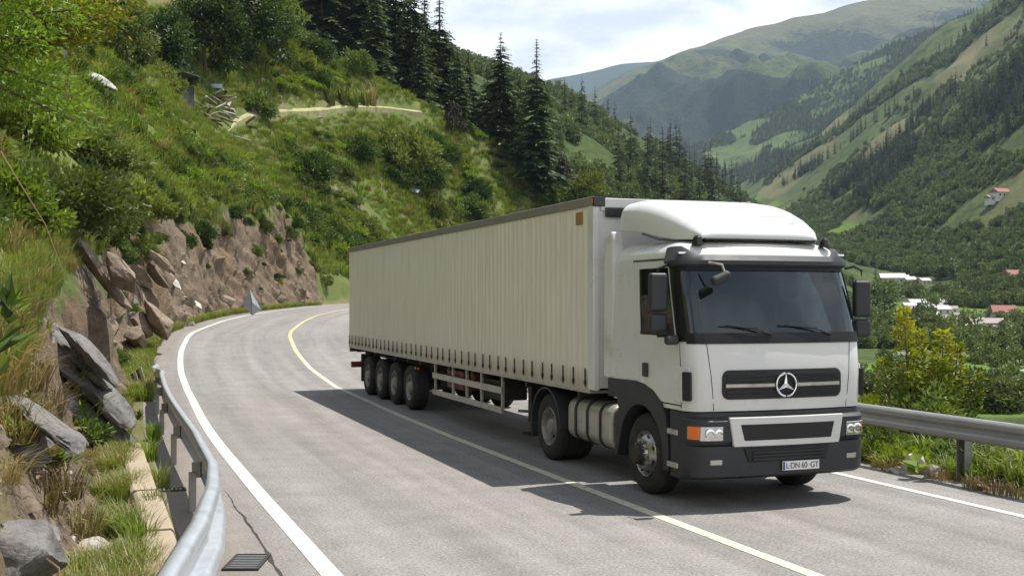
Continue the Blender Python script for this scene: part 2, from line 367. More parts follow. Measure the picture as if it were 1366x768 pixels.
def far_mat(name, cols, sc, forest, bumpd=3, dry=None):
    """mountain side: grass colours, darker scrub in patches, attribute 'wood' marks woods, 'field' bright meadow, 'bare' bare soil"""
    m, t, b, o = new_mat(name)
    tc = N(t, 'ShaderNodeTexCoord').outputs['Object']
    big = noise_node(t, sc, 6, .6, tc); mid = noise_node(t, sc * 5, 8, .7, tc); fine = noise_node(t, sc * 26, 6, .75, tc)
    c = mixc(t, ramp(t, big.outputs['Fac'], [(.4, 0.0), (.6, 1.0)]).outputs[0], cols[0], cols[1])
    c = mixc(t, ramp(t, mid.outputs['Fac'], [(.44, 0.0), (.60, .9)]).outputs[0], c, [(a_ + 2 * b_) / 3 for a_, b_ in zip(cols[2], forest)])
    c = mixc(t, ramp(t, fine.outputs['Fac'], [(.5, 0.0), (.64, .75)]).outputs[0], c, forest)
    w = N(t, 'ShaderNodeAttribute', attribute_name='wood'); fd = N(t, 'ShaderNodeAttribute', attribute_name='field'); ba = N(t, 'ShaderNodeAttribute', attribute_name='bare')
    c = mixc(t, ba.outputs['Fac'], c, mixc(t, mid.outputs['Fac'], (.165, .155, .07), (.17, .14, .085)))
    c = mixc(t, fd.outputs['Fac'], c, mixc(t, mid.outputs['Fac'], (.085, .15, .028), (.12, .18, .04)))
    wn = N(t, 'ShaderNodeMath', operation='ADD'); Lk(t, w.outputs['Fac'], wn.inputs[0])
    wm = N(t, 'ShaderNodeMapRange', inp={1: .3, 2: .7, 3: -.3, 4: .3}); Lk(t, fine.outputs['Fac'], wm.inputs[0]); Lk(t, wm.outputs[0], wn.inputs[1])
    c = mixc(t, ramp(t, wn.outputs[0], [(.42, 0.0), (.58, 1.0)]).outputs[0], c, forest)
    Lk(t, c, b.inputs['Base Color']); b.inputs['Roughness'].default_value = .95; b.inputs['Specular IOR Level'].default_value = .1
    bump(t, b, mixc(t, .5, mid.outputs['Fac'], fine.outputs['Fac']), .8, bumpd)
    return m
M['valley'] = far_mat('valley_grass', ((.07, .10, .03), (.095, .115, .038), (.05, .075, .024)), .012, (.028, .045, .018), 1.5)
M['spur'] = far_mat('meadow_spur', ((.08, .115, .038), (.115, .135, .05), (.055, .08, .03)), .009, (.03, .045, .022), 6)
M['mountain'] = far_mat('mountain_grass', ((.10, .122, .046), (.135, .135, .06), (.07, .085, .038)), .0022, (.035, .048, .03), 45)
M['ridge'] = far_mat('wooded_ridge', ((.03, .045, .025), (.035, .05, .03), (.03, .045, .025)), .002, (.025, .04, .025), 14)

M['lf_green'] = leaf_mat('green_leaves', (.062, .10, .026), (.15, .19, .05))
M['lf_dark'] = leaf_mat('dark_leaves', (.022, .048, .013), (.065, .105, .024))
M['lf_olive'] = leaf_mat('olive_leaves', (.10, .13, .03), (.20, .225, .055))
M['lf_bright'] = leaf_mat('bright_leaves', (.10, .165, .020), (.215, .285, .042), .42)
M['lf_yellow'] = leaf_mat('yellow_green_leaves', (.11, .14, .014), (.26, .24, .022), .42, hue=.02)
M['lf_gold'] = leaf_mat('golden_leaves', (.17, .17, .012), (.38, .29, .02), .4, hue=.01)
M['lf_far'] = leaf_mat('far_leaves', (.06, .09, .032), (.16, .20, .065), .2, hue=.015, val=.35)
M['needle'] = leaf_mat('conifer_needles', (.03, .055, .024), (.085, .115, .045), .22, .6, .015, .3)
M['grass'] = leaf_mat('grass_blades', (.115, .15, .035), (.225, .26, .075), .36, hue=.012, val=.25)
M['grass_dry'] = leaf_mat('dry_grass_blades', (.20, .15, .06), (.36, .27, .12), .25, hue=.02)
M['dead'] = leaf_mat('brown_dead_leaves', (.10, .065, .03), (.22, .15, .07), .15, hue=.02)

# ------------------------------------------------------------------ road course (white edge line on the hill side)
CTRL = [(9.6, -20), (5.85, -10), (2.2, 0), (-1.62, 10.2), (-3.72, 15.8), (-5.95, 22), (-8.6, 30), (-10.75, 36.5), (-12.55, 43), (-13.9, 50),
        (-15.3, 65), (-15.9, 85), (-14.6, 108), (-9.5, 128), (-0.5, 146), (13, 160), (28, 168), (44, 172)]
def spline(P, step=.5):
    P = [np.array(p, float) for p in P]; out = []
    for i in range(1, len(P) - 2):
        a, b, c, d = P[i - 1:i + 3]; n = max(2, int(np.linalg.norm(c - b) / .1))
        for q in range(n):
            t = q / n
            out.append(.5 * ((2 * b) + (c - a) * t + (2 * a - 5 * b + 4 * c - d) * t * t + (3 * b - a - 3 * c + d) * t ** 3))
    out = np.array(out); s = np.concatenate([[0], np.cumsum(np.linalg.norm(np.diff(out, axis=0), axis=1))])
    ss = np.arange(0, s[-1], step)
    return np.stack([np.interp(ss, s, out[:, 0]), np.interp(ss, s, out[:, 1])], 1), ss
RP, RS = spline(CTRL)
RS = RS - np.interp(0, RP[:, 1], RS)            # s = 0 abreast of the camera
_t = np.gradient(RP, axis=0)
for _ in range(6): _t[1:-1] = (_t[:-2] + _t[1:-1] * 2 + _t[2:]) / 4
RT = _t / np.linalg.norm(_t, axis=1)[:, None]; RN = np.stack([-RT[:, 1], RT[:, 0]], 1)
def gz(y): return np.interp(y, [31, 36, 42, 48, 57, 65, 90, 112, 150, 400], [0, .25, .70, 1.1, 1.42, 1.62, 1.98, 2.2, 2.3, 2.3])
def sd_xy(s, d):
    s = np.asarray(s, float); d = np.asarray(d, float)
    x = np.interp(s, RS, RP[:, 0]) + d * np.interp(s, RS, RN[:, 0]); y = np.interp(s, RS, RP[:, 1]) + d * np.interp(s, RS, RN[:, 1])
    return x, y
def xy_sd(x, y):
    x = np.atleast_1d(np.asarray(x, float)); y = np.atleast_1d(np.asarray(y, float)); so = np.empty_like(x); do = np.empty_like(x)
    for a in range(0, len(x), 4000):
        q = slice(a, a + 4000); D2 = (x[q, None] - RP[:, 0]) ** 2 + (y[q, None] - RP[:, 1]) ** 2; i = D2.argmin(1)
        so[q] = RS[i]; do[q] = (x[q] - RP[i, 0]) * RN[i, 0] + (y[q] - RP[i, 1]) * RN[i, 1]
    return so, do
_ss = np.arange(-20, 185, .5)
CLH = lambda s: np.interp(s, [-20, 0, 12, 18, 24, 30, 40, 50, 60, 76, 92, 101, 105, 130], [.8, 1.0, 1.5, 2.1, 2.6, 3.2, 4.0, 4.6, 5.0, 5.8, 7.0, 6.6, 2.0, .8])
def left_z(s, d, x, y):
    """height of the hillside left of the road, and its rock share"""
    base = gz(np.interp(s, RS, RP[:, 1]))
    H = CLH(s) * (1 + .28 * fbm(s * .13, 0 * s + 2.2, 1.7, 3) * sstep(36, 50, s)); wob = .5 * fbm(s * .16, d * .1, 3.3, 3); w = .9 + .20 * H
    d0 = np.interp(s, [0, 10, 14, 20, 35, 45, 60, 100], [2.4, 2.2, 1.9, 1.65, 1.5, 1.3, 1.15, 1.15]) + wob * sstep(10, 26, s) * .7
    up = sstep(0, w, d - d0)
    slope = np.interp(s, [-20, 10, 30, 60, 100, 122, 150, 200], [.75, .80, .93, .97, .94, 1.16, 1.45, 1.55])
    f = H * up + slope * np.maximum(0, d - d0 - w * .45) + .05 * np.clip(d - 1.1, 0, 1.0)
    amp = sstep(2.6, 5, d)
    f = f + amp * (1.3 * fbm(x * .09, y * .09, 1.1, 4) * sstep(4, 18, d) + .45 * fbm(x * .5, y * .5, 9.0, 4) * sstep(3, 7, d)) + .05 * fbm(x * 1.7, y * 1.7, .5, 3) * sstep(1.3, 2.3, d)
    z = base + f
    cr = 24.5 - .48 * x + 1.6 * fbm(x * .07, y * .07, 4.4, 3) + np.where(y < 90, (90 - y) * .35, 0)
    z = np.where(z > cr, cr - .22 * (z - cr), z)
    cov = np.where(s < 46, .55 + .9 * fbm(s * .11 + 3, d * .5, 6.0, 3) + .15 * sstep(20, 30, s), 1); rock = np.clip(cov + sstep(44, 52, s), 0, 1) * sstep(-.15, .35, d - d0) * (1 - sstep(w * .6, w * 1.0, d - d0)) * sstep(4, 9, s) * (1 - sstep(98, 106, s))
    return z, rock
def left_xy(x, y):
    s, d = xy_sd(x, y); return left_z(s, d, np.atleast_1d(x), np.atleast_1d(y))[0]
def verge_z(s, d):
    """right of the carriageway: d is negative"""
    q = -d - 9.0
    x, y = sd_xy(s, d)
    return gz(np.interp(s, RS, RP[:, 1])) + np.interp(q, [0, 1.5, 3.2, 12, 40], [0, .05, -.35, -4.6, -6.5]) + .10 * fbm(x * .8, y * .8, 2, 3) * sstep(.3, 1.2, q)

def strip(name, ds, s0, s1, step, zoff, mat, kind='structure', zf=None):
    s = np.arange(s0, s1, step); ds = np.asarray(ds, float); SS, DD = np.meshgrid(s, ds, indexing='ij')
    x, y = sd_xy(SS, DD); z = gz(np.interp(SS, RS, RP[:, 1])) + zoff
    v = np.stack([x, y, z], -1).reshape(-1, 3); n, k = SS.shape
    i = np.arange(n - 1)[:, None] * k + np.arange(k - 1)[None]; i = i.ravel()
    me = mesh_np(name, v, np.stack([i, i + k, i + k + 1, i + 1], 1), {'lane': DD.ravel(), 'along': SS.ravel()}, smooth=True)
    o = obj(name, me, mat); o['kind'] = kind; return o
strip('road', np.linspace(1.25, -9.25, 24), -14, 176, .5, 0.0, M['asphalt'])
strip('edge_marking', (.095, -.095), -10, 175, .5, .005, M['line_white'])
strip('edge_marking', (-7.97, -8.11), -10, 175, .5, .005, M['line_white'])
strip('centre_marking', (-4.03, -4.18), -10, 175, .5, .005, M['line_yellow'])
# tarry seam along the shoulder
s = np.arange(1, 17, .12); wd = .008 + .022 * vnoise(s * 5.3, 0 * s) ** 1.5; md = .42 + .05 * fbm(s * .8, 0 * s, 1.0, 3) + .012 * fbm(s * 6, 0 * s, 2.0, 2)
wd = wd * (1 - sstep(13, 16.5, s))
x0, y0 = sd_xy(s, md + wd); x1, y1 = sd_xy(s, md - wd); n = len(s)
v = np.concatenate([np.stack([x0, y0, 0 * s + .004], 1), np.stack([x1, y1, 0 * s + .004], 1)]); i = np.arange(n - 1)
M['tar'] = simple('tar_seam', (.035, .032, .03), .9, 0, .3, 20)
o = obj('road_seam', mesh_np('road_seam', v, np.stack([i, i + n, i + n + 1, i + 1], 1)), M['tar']); o['kind'] = 'structure'

# left hillside
ds = np.concatenate([np.arange(1.0, 4.0, .06), np.arange(4.0, 6, .12), np.arange(6, 10, .25), np.arange(10, 30, .6), np.arange(30, 110, 1.6)])
s = np.concatenate([np.arange(-6, 108, .16), np.arange(110, 185, .8)])
SS, DD = np.meshgrid(s, ds, indexing='ij'); x, y = sd_xy(SS, DD)
z, rock = left_z(SS, DD, x, y)
rock_only = rock.copy()
z = z + np.where(DD < 1.15, -.02, 0)
P = np.stack([x, y, z], -1)
gs = np.gradient(P, axis=0); gd = np.gradient(P, axis=1); nrm = np.cross(gd, gs); nrm /= np.linalg.norm(nrm, axis=-1, keepdims=True) + 1e-9
nrm *= np.sign(nrm[..., 2:3] + 1e-9)
un = 0.6 * x + .5 * y + .9 * z; vn = .7 * x - .5 * y + .3 * z
wu, wv, ww = x + 1.6 * fbm(x * .3, y * .3, z * .3, 3), y + 1.6 * fbm(x * .3, y * .3, z * .3 + 9, 3), z + 1.2 * fbm(x * .3, y * .3, z * .3 + 5, 3)
def cells(a, b, c, f):                       # stepped blocks between joints
    q = (np.floor(a * f) * .37 + np.floor(b * f * .8) * .61 + np.floor(c * f * 1.3) * .83); return np.mod(np.sin(q * 12.9898) * 43758.5453, 1.0)
strat = (z + .62 * SS) * .75 + 1.1 * fbm(x * .35, y * .35, z * .35 + 2, 4)
saw = np.abs(np.mod(strat, 1.0) - .32) * 1.5; saw2 = np.abs(np.mod(strat * 2.7 + .6 * fbm(x, y, z, 2), 1.0) - .3)
disp = 1.1 * fbm(wu * .3, wv * .3, ww * .4, 4) + .5 * fbm(wu * .9, wv * .9, ww * .7, 3) + .26 * (cells(wu + .6 * ww, wv - .4 * ww, ww, .42) - .5) + .09 * (cells(wu - .5 * ww, wv + .3 * ww, ww + 7, 1.2) - .5) + .34 * (saw - .5) + .10 * (saw2 - .3) + .10 * fbm(x * 2.3, y * 2.3, z * 2.3, 3)
amp = np.clip(.25 + CLH(SS) * .09, .25, .75)
P = P + nrm * (disp * rock_only * amp)[..., None]
soil = (1 - sstep(4, 8, SS)) * sstep(1.8, 2.4, DD) * .8 + sstep(.62, .75, vnoise(x * .25, y * .25, 8)) * .6 * (DD > 5) * (DD < 45) + (DD < 1.6) * .5
soil = np.clip(soil + .7 * (DD > 1.6) * (DD < 3) * (SS < 14), 0, 1)
n, k = SS.shape; i = (np.arange(n - 1)[:, None] * k + np.arange(k - 1)[None]).ravel()
o = obj('hillside', mesh_np('hillside', P.reshape(-1, 3), np.stack([i, i + k, i + k + 1, i + 1], 1), {'rock': rock.ravel(), 'soil': soil.ravel()}, smooth=True), M['ground']); o['kind'] = 'structure'
o.data.set_sharp_from_angle(angle=R(42))

# right verge
ds = -np.concatenate([np.arange(9.0, 13, .2), np.arange(13, 49, 1.0)]); s = np.arange(-14, 96, .5)
SS, DD = np.meshgrid(s, ds, indexing='ij'); x, y = sd_xy(SS, DD); z = verge_z(SS, DD) - .004
n, k = SS.shape; i = (np.arange(n - 1)[:, None] * k + np.arange(k - 1)[None]).ravel()
soil = (1 - sstep(9.2, 10.2, -DD))
o = obj('verge', mesh_np('verge', np.stack([x, y, z], -1).reshape(-1, 3), np.stack([i, i + 1, i + k + 1, i + k], 1), {'rock': 0 * x.ravel(), 'soil': soil.ravel()}, smooth=True), M['ground']); o['kind'] = 'structure'

# ------------------------------------------------------------------ valley with its two sides
def zf_(Y): return np.interp(Y, [0, 60, 100, 160, 220, 300, 450, 1500, 3000], [-4.5, -4.8, -5.3, -6.2, -6.2, -4.5, 3, 137, 330])
def XL_(Y): return np.interp(Y, [0, 200, 500, 1500, 3000], [0, 55, 160, 255, 400])
def Xf_(Y): return np.interp(Y, [0, 450, 1500, 3000], [150, 190, 300, 450])
def smax(a, k): return .5 * (a + np.sqrt(a * a + k * k))
def valley_z(x, y):
    r = Xf_(y); l = XL_(y)
    right = .76 * smax(x - r, 14) * 1.0
    lf = .60 * smax(l - x, 14); lf = np.where(lf > 70, 70 + 60 * (1 - np.exp(-(lf - 70) / 60)), lf)
    left = lf * sstep(190, 330, y) * np.interp(y, [700, 1300], [1, .5])
    am = np.clip((x - r) / 120, 0, 1)
    # gullies and spurs run down the slope (towards the valley and the camera)
    a1 = (x * .35 + y * .94)
    gul = (ridged(a1 / 210 + .15 * fbm(x / 90, y / 90, 2, 3), x / 900, 1.0, 4) - .5)
    right = right + am * (64 * gul * np.clip((x - r) / 250, .2, 1) + 16 * fbm(x / 70, y / 70, 3, 5) + 22 * (ridged(a1 / 85 + .2 * fbm(x / 60, y / 60, 5, 3), x / 500, 2.0, 3) - .5))
    al = np.clip((l - x) / 80, 0, 1)
    left = left + al * (14 * (ridged(y / 95 + x / 300, x / 400, 6, 4) - .5) + 4 * fbm(x / 30, y / 30, 3, 3))
    z = zf_(y) + right + left
    z = z + 1.0 * fbm(x / 40, y / 40, 7, 3)
    return z - .8 * np.maximum(0, y - 1480)
def sheet(name, fz, t0, t1, nt, Ys, mat, attr=None):
    t = np.linspace(t0, t1, nt); TT, YY = np.meshgrid(t, Ys, indexing='ij'); x = TT * YY; z = fz(x, YY)
    n, k = TT.shape; i = (np.arange(n - 1)[:, None] * k + np.arange(k - 1)[None]).ravel()
    o = obj(name, mesh_np(name, np.stack([x, YY, z], -1).reshape(-1, 3), np.stack([i, i + k, i + k + 1, i + 1], 1), {a: b.ravel() for a, b in (attr(x, YY, z) if attr else {}).items()}, smooth=True), mat)
    o['kind'] = 'structure'; return o
def wood_mask(x, y):
    a1 = x * .55 + y * .83; b1 = x * .83 - y * .55
    n_ = fbm(a1 / 150, b1 / 420, 5.5, 4) + .25 * fbm(x / 40, y / 40, 1.5, 3)
    up = (x - Xf_(y)) / np.maximum(60, .32 * y)
    w = n_ * 1.9 + .06 + .40 * np.clip(up - .3, -.3, .6) + .22 * sstep(600, 1000, y) * (1 - sstep(.25, .6, up))
    return np.clip(w, 0, 1) * (x > Xf_(y) + 25)
def valley_attr(x, y, z):
    r = Xf_(y); w = wood_mask(x, y)
    field = ((x > 30) & (y > 84) & (y < 138)).astype(float) * sstep(.25, .4, .5 + .5 * fbm(x / 12, y / 12, 2, 2)) + .8 * ((vnoise(x / 50, y / 50, 4) > .6) & (x < r + 10) & (x > XL_(y)))
    a1 = x * .55 + y * .83; b1 = x * .83 - y * .55
    bare = sstep(.0, .35, fbm(b1 / 60 + 4, a1 / 260, 2.5, 4)) * (x > r + 10) * (1 - w) * .8
    wl = sstep(.05, .5, fbm(x / 26, y / 26, 3.5, 3) + .15) * (x < XL_(y) - 4) * (y > 200) * .8
    return {'wood': np.clip(w * .8 + wl, 0, 1), 'field': np.clip(field, 0, 1), 'bare': np.clip(bare, 0, 1)}
sheet('valley', valley_z, -.42, .72, 520, np.geomspace(38, 1900, 330), M['valley'], valley_attr)

def crest_sheet(name, Yc, px, py, Y0, slope, mat, t0, t1, nt, ny, gul, gsc, attr=None, Y1=None):
    tt = (np.array(px) - 683) / F; zz = CAMZ + (HOR - np.array(py)) / F * Yc
    def fz(x, y):
        t = x / y; zc = np.interp(t, tt, zz); q = Yc - y
        z = zc - slope * np.maximum(q, 0) - .6 * np.maximum(-q, 0)
        c1 = x * .5 + y * .3; f1 = np.clip(np.abs(q) / (.16 * Yc), .01, 1)
        return z + f1 * gul * ((ridged(c1 / gsc + .2 * fbm(x / gsc, y / gsc, 2, 3), (y - x) / (gsc * 5), 3, 5) - .5) * 1.0 + .35 * fbm(x / gsc * 2, y / gsc * 2, 1, 4)) + .003 * Yc * fbm(x / (Yc * .03), 0 * x, 2, 4)
    return sheet(name, fz, t0, t1, nt, np.concatenate([np.linspace(Y0, Yc, ny), [Yc + 60, Yc + 300, Yc + 900]]), mat, attr), fz
def spur_attr(x, y, z):
    f = sstep(.02, .25, fbm(x / 260, y / 300, 2.2, 4) + .05); w = sstep(-.12, .12, fbm((x * .5 + y * .5) / 110 + 7, (y - x) / 420, 4.2, 5))
    return {'wood': w * (1 - .6 * f), 'field': f * .30, 'bare': 0 * f}
_, spur_z = crest_sheet('meadow_spur', 2600, [600, 880, 900, 930, 1000, 1100, 1180, 1250, 1366, 1500, 1700], [300, 225, 205, 193, 162, 108, 64, 36, -15, -60, -110], 1560, .40, M['spur'], .05, .72, 300, 170, 120, 300, spur_attr)
def mount_attr(x, y, z):
    a_ = x + 1.35 * z; w = sstep(.02, .16, fbm(a_ / 190 + .25 * fbm(x / 160, z / 160, 2, 3), (x - z) / 1500, 3, 5) + .12 * fbm(x / 90, z / 90, 5, 3)) * .95 * sstep(120, 420, 4600 - y + 200 * fbm(x / 300, z / 300, 8, 3))
    b = sstep(.1, .4, fbm(x / 500, y / 500, 9, 3)) * sstep(900, 1150, z)
    return {'wood': w, 'field': .25 * sstep(.0, .3, fbm(x / 400, y / 400, 6, 3)), 'bare': b * .7}
crest_sheet('mountain', 4600, [560, 720, 790, 850, 900, 960, 1000, 1060, 1100, 1180, 1300, 1500, 1700], [170, 150, 122, 88, 75, 52, 38, 20, 14, -6, -30, -50, -60], 3000, .55, M['mountain'], -.08, .72, 420, 260, 560, 520, mount_attr)
crest_sheet('wooded_ridge', 7000, [500, 700, 735, 790, 850, 900, 1000, 1200, 1700], [150, 116, 104, 94, 81, 78, 70, 60, 60], 5200, .4, M['ridge'], -.14, .6, 200, 60, 120, 900)
# lowest ground sheet to the horizon
v = [(-9000, -300, -16), (9000, -300, -16), (9000, 9000, -16), (-9000, 9000, -16)]
o = obj('ground', mesh_np('ground', np.array(v, float), np.array([[0, 1, 2, 3]])), M['valley']); o['kind'] = 'structure'

# ------------------------------------------------------------------ picking points on the ground
def ray_hit(px, py, fz, Ys):
    t = (px - 683) / F; e = (HOR - py) / F
    z = fz(t * Ys, Ys); zr = CAMZ + e * Ys
    k = np.nonzero(z >= zr)[0]
    if len(k) == 0: return None
    i = k[0]; return (t * Ys[i], Ys[i], float(z[i]))
def hit_left(px, py): return ray_hit(px, py, lambda x, y: left_xy(x, y), np.arange(5, 240, .25))
def hit_valley(px, py): return ray_hit(px, py, valley_z, np.geomspace(45, 1480, 1500))
def left_at(px, Y):
    x = (px - 683) / F * Y; return (x, Y, float(left_xy(x, Y)[0]))
def verge_at(px, Y):
    x = (px - 683) / F * Y; s, d = xy_sd(x, Y); return (x, Y, float(verge_z(s, d)[0]))
def valley_at(px, Y):
    x = (px - 683) / F * Y; return (x, Y, float(valley_z(np.array([x]), np.array([float(Y)]))[0]))

# ------------------------------------------------------------------ the lorry
TH = R(20)
truck = empty('semi_trailer_truck', (3.34, 13.6, 0), TH)
tag(truck, 'white articulated lorry with a cream curtain-sided trailer driving along the road', 'truck')
YB = 2.3
CZ = [1.17, 1.3, 1.6, 2.0, 2.06, 2.3, 2.6, 2.90, 3.0, 3.06, 3.13, 3.19, 3.235, 3.26, 3.27]
CY = [.10, .085, .08, .12, .14, .21, .30, .40, .435, .46, .51, .59, .72, .95, 1.3]
CW = [1.235, 1.24, 1.245, 1.248, 1.247, 1.24, 1.23, 1.21, 1.20, 1.19, 1.155, 1.09, .99, .83, .52]
CR, CC = .22, .07
yf = lambda z: float(np.interp(z, CZ, CY)); hw = lambda z: float(np.interp(z, CZ, CW))
def cab_pt(u, z, off=0.0):
    """u in [-2,2]: -2..-1 side, -1..-.75 corner, -.75...75 front"""
    def raw(u, z):
        w, y0 = hw(z), yf(z); sg = -1 if u < 0 else 1; a = abs(u)
        if a <= .75: x = sg * (w - CR) * a / .75; return Vector((x, y0 + CC * (a / .75) ** 2, z))
        if a <= 1: q = (a - .75) / .25 * math.pi / 2; return Vector((sg * (w - CR + CR * math.sin(q)), y0 + CC + CR * (1 - math.cos(q)), z))
        yc = y0 + CC + CR; return Vector((sg * w, YB + (yc - YB) * (2 - a), z))
    p = raw(u, z)
    if off:
        e = .004; du = raw(min(u + e, 2), z) - raw(max(u - e, -2), z); dz = raw(u, min(z + e, 3.269)) - raw(u, max(z - e, 1.171))
        p = p + du.cross(dz).normalized() * off
    return p
def u_of_x(x, z):
    w = hw(z); a = abs(x); sg = -1 if x < 0 else 1
    if a <= w - CR: return sg * .75 * a / (w - CR)
    return sg * (.75 + .25 * math.asin(min(1, (a - (w - CR)) / CR)) / (math.pi / 2))
WZ0, WZ1, SU0, SU1, WU = 2.06, 2.90, 1.46, 1.94, .93     # window openings: windscreen |u| < WU, side windows SU0..SU1
# abs(u)=2 is the back corner (y = YB); SU values measured so that 2-a is the forward fraction
W_B, W_F = 2 - .45, 2 - .95                                 # back and front edge of the side window in |u|
aq = [2.0, 1.8, W_B, 1.4, 1.2, W_F, 1.0, .9375 + .03, .93, .875, .8125, .75, .6, .45, .3, .15, 0]
us = sorted(set([-a for a in aq] + aq))
mb = MB(); zs = sorted(set(CZ))
V = [[cab_pt(u, z) for u in us] for z in zs]
vv = [p for row in V for p in row]; k = len(us); ff = []
def in_window(ua, ub, za, zb):
    um, zm = (ua + ub) / 2, (za + zb) / 2
    if not (WZ0 - 1e-6 <= za and zb <= WZ1 + 1e-6): return False
    return abs(um) < WU or (W_F < abs(um) < W_B)
for i in range(len(zs) - 1):
    for j in range(k - 1):
        if not in_window(us[j], us[j + 1], zs[i], zs[i + 1]): ff.append((i * k + j, i * k + j + 1, (i + 1) * k + j + 1, (i + 1) * k + j))
    ff.append((i * k + k - 1, i * k, (i + 1) * k, (i + 1) * k + k - 1))
ff.append(tuple((len(zs) - 1) * k + j for j in range(k))); ff.append(tuple(reversed(range(k))))
mb.add(vv, ff); body = mb.build('cab_body', M['white'], truck, smooth=True)

def slab(ua, ub, zlist, nu, o0, o1, rnd=0):
    """closed panel following the cab skin; ua, ub functions of z (in u)"""
    m = MB(); z0, z1 = zlist[0], zlist[-1]; rows = len(zlist); vo, vi = [], []
    for z in zlist:
        a, b = ua(z), ub(z)
        for j in range(nu + 1):
            u = a + (b - a) * j / nu; vo.append(cab_pt(u, z, o1)); vi.append(cab_pt(u, z, o0))
    n = len(vo); k = nu + 1; f = []
    for i in range(rows - 1):
        for j in range(nu):
            q = (i * k + j, i * k + j + 1, (i + 1) * k + j + 1, (i + 1) * k + j); f += [q, tuple(n + t for t in reversed(q))]
    ring = [j for j in range(k)] + [i * k + nu for i in range(1, rows)] + [(rows - 1) * k + j for j in range(nu - 1, -1, -1)] + [i * k for i in range(rows - 2, 0, -1)]
    for a, b in zip(ring, ring[1:] + ring[:1]): f.append((a, n + a, n + b, b))
    m.add(vo + vi, f); return m
def rr(xh, z0, z1, r, off=0):
    """u limits of a rounded rectangle half xh wide between z0 and z1, and its z rows"""
    def half(z):
        d = min(z - z0, z1 - z)
        return xh - (r - math.sqrt(max(0, r * r - (r - d) ** 2)) if d < r else 0)
    zl = sorted(set([z0 + r * (1 - math.cos(t * math.pi / 2 / 4)) for t in range(5)] + [z1 - r * (1 - math.cos(t * math.pi / 2 / 4)) for t in range(5)] + [(z0 + z1) / 2]))
    return (lambda z: u_of_x(off - half(z), z)), (lambda z: u_of_x(off + half(z), z)), zl
lin = lambda a, b, n: [a + (b - a) * i / (n - 1) for i in range(n)]
cst = lambda c: (lambda z: c)
# black windscreen surround, glass, visor
fr = MB()
for (a, b, z0, z1) in ((-1.03, -.915, 2.0, 2.95), (.915, 1.03, 2.0, 2.95)):
    s_ = slab(cst(a), cst(b), lin(z0, z1, 7), 4, -.002, .014); fr.add(s_.v, s_.f)
s_ = slab(cst(-.9151), cst(.9151), lin(1.975, 2.10, 3), 24, -.002, .016); fr.add(s_.v, s_.f)
s_ = slab(cst(-.9151), cst(.9151), lin(2.86, 2.96, 3), 24, -.002, .013); fr.add(s_.v, s_.f)
frame = fr.build('windscreen_frame', M['frame'], truck)
slab(cst(-.93), cst(.93), lin(2.05, 2.905, 8), 28, -.012, -.004).build('windscreen', M['glass'], truck, smooth=True)
vz = MB(); rows, nu = 5, 30
vo = []
prof = [(2.90, .016), (2.915, .06), (2.96, .075), (3.035, .045), (3.05, .012), (2.95, .008)]
for (z, off) in prof:
    for j in range(nu + 1):
        u = -1.02 + 2.04 * j / nu; e = 1 + .30 * sstep(.80, .92, abs(u)) * (1 - sstep(1.0, 1.06, abs(u)))
        zz = 2.97 + (z - 2.97) * (1 + 1.3 * sstep(.74, .88, abs(u)) * (z > 2.97)); vo.append(cab_pt(u, min(zz, 3.2), off * e))
k = nu + 1; f = [(i * k + j, i * k + j + 1, ((i + 1) % 6) * k + j + 1, ((i + 1) % 6) * k + j) for i in range(6) for j in range(nu)] + [tuple(i * k for i in range(6)), tuple(i * k + nu for i in range(5, -1, -1))]
vz.add(vo, f); visor = vz.build('sun_visor', M['plastic'], truck, smooth=True)
for u in (-.86, .86):
    p = cab_pt(u, 3.05, .05); MB().box(p.x - .06, p.x + .06, p.y - .012, p.y + .03, p.z - .01, p.z + .02).build('visor_lamp', M['lens'], visor, .005)
# side windows and doors
for sg, nm in ((-1, 'left'), (1, 'right')):
    slab(cst(sg * W_B * 1.005), cst(sg * W_F * .995), lin(2.05, 2.905, 6), 8, -.014, -.006).build('side_window', M['glass'], truck)
    # door: ring round the window, its gap to the body is the seam
    a, b = (2 - .42), 1.012
    d = MB()
    for (ua, ub, z0, z1) in ((a, b, 1.24, 2.058), (a, W_B, 2.058, 2.902), (W_F, b, 2.058, 2.902), (a, b, 2.902, 2.985)):
        s_ = slab(cst(sg * ua), cst(sg * ub), lin(z0, z1, 5), 6, .001, .011); d.add(s_.v, s_.f)
    door = d.build('door', M['white'], truck)
    g = MB()
    for (ua, ub, z0, z1) in ((a + .006, a, 1.2, 2.99), (b, b - .006, 1.2, 2.99)):
        s_ = slab(cst(sg * ua), cst(sg * ub), lin(z0, z1, 5), 1, .0, .006); g.add(s_.v, s_.f)
    s_ = slab(cst(sg * (a + .006)), cst(sg * (b - .006)), lin(1.222, 1.238, 2), 6, .0, .006); g.add(s_.v, s_.f)
    g.build('door_seal', M['mesh'], door)
    rs = slab(cst(sg * W_B), cst(sg * W_F), lin(2.06, 2.10, 2), 6, .0, .014); rs.build('window_sill_trim', M['black'], door)
    y = 1.30; x = sg * (1.247 + .012)
    MB().box(min(x, x + sg * .028), max(x, x + sg * .028), y - .07, y + .07, 1.52, 1.70).build('door_handle', M['black'], door, .02)
# roof gutter line
MB().add(*(lambda s_: (s_.v, s_.f))(slab(cst(-1.66), cst(-1.05), lin(3.0, 3.015, 2), 8, 0, .012))).build('roof_gutter', M['mesh'], truck)
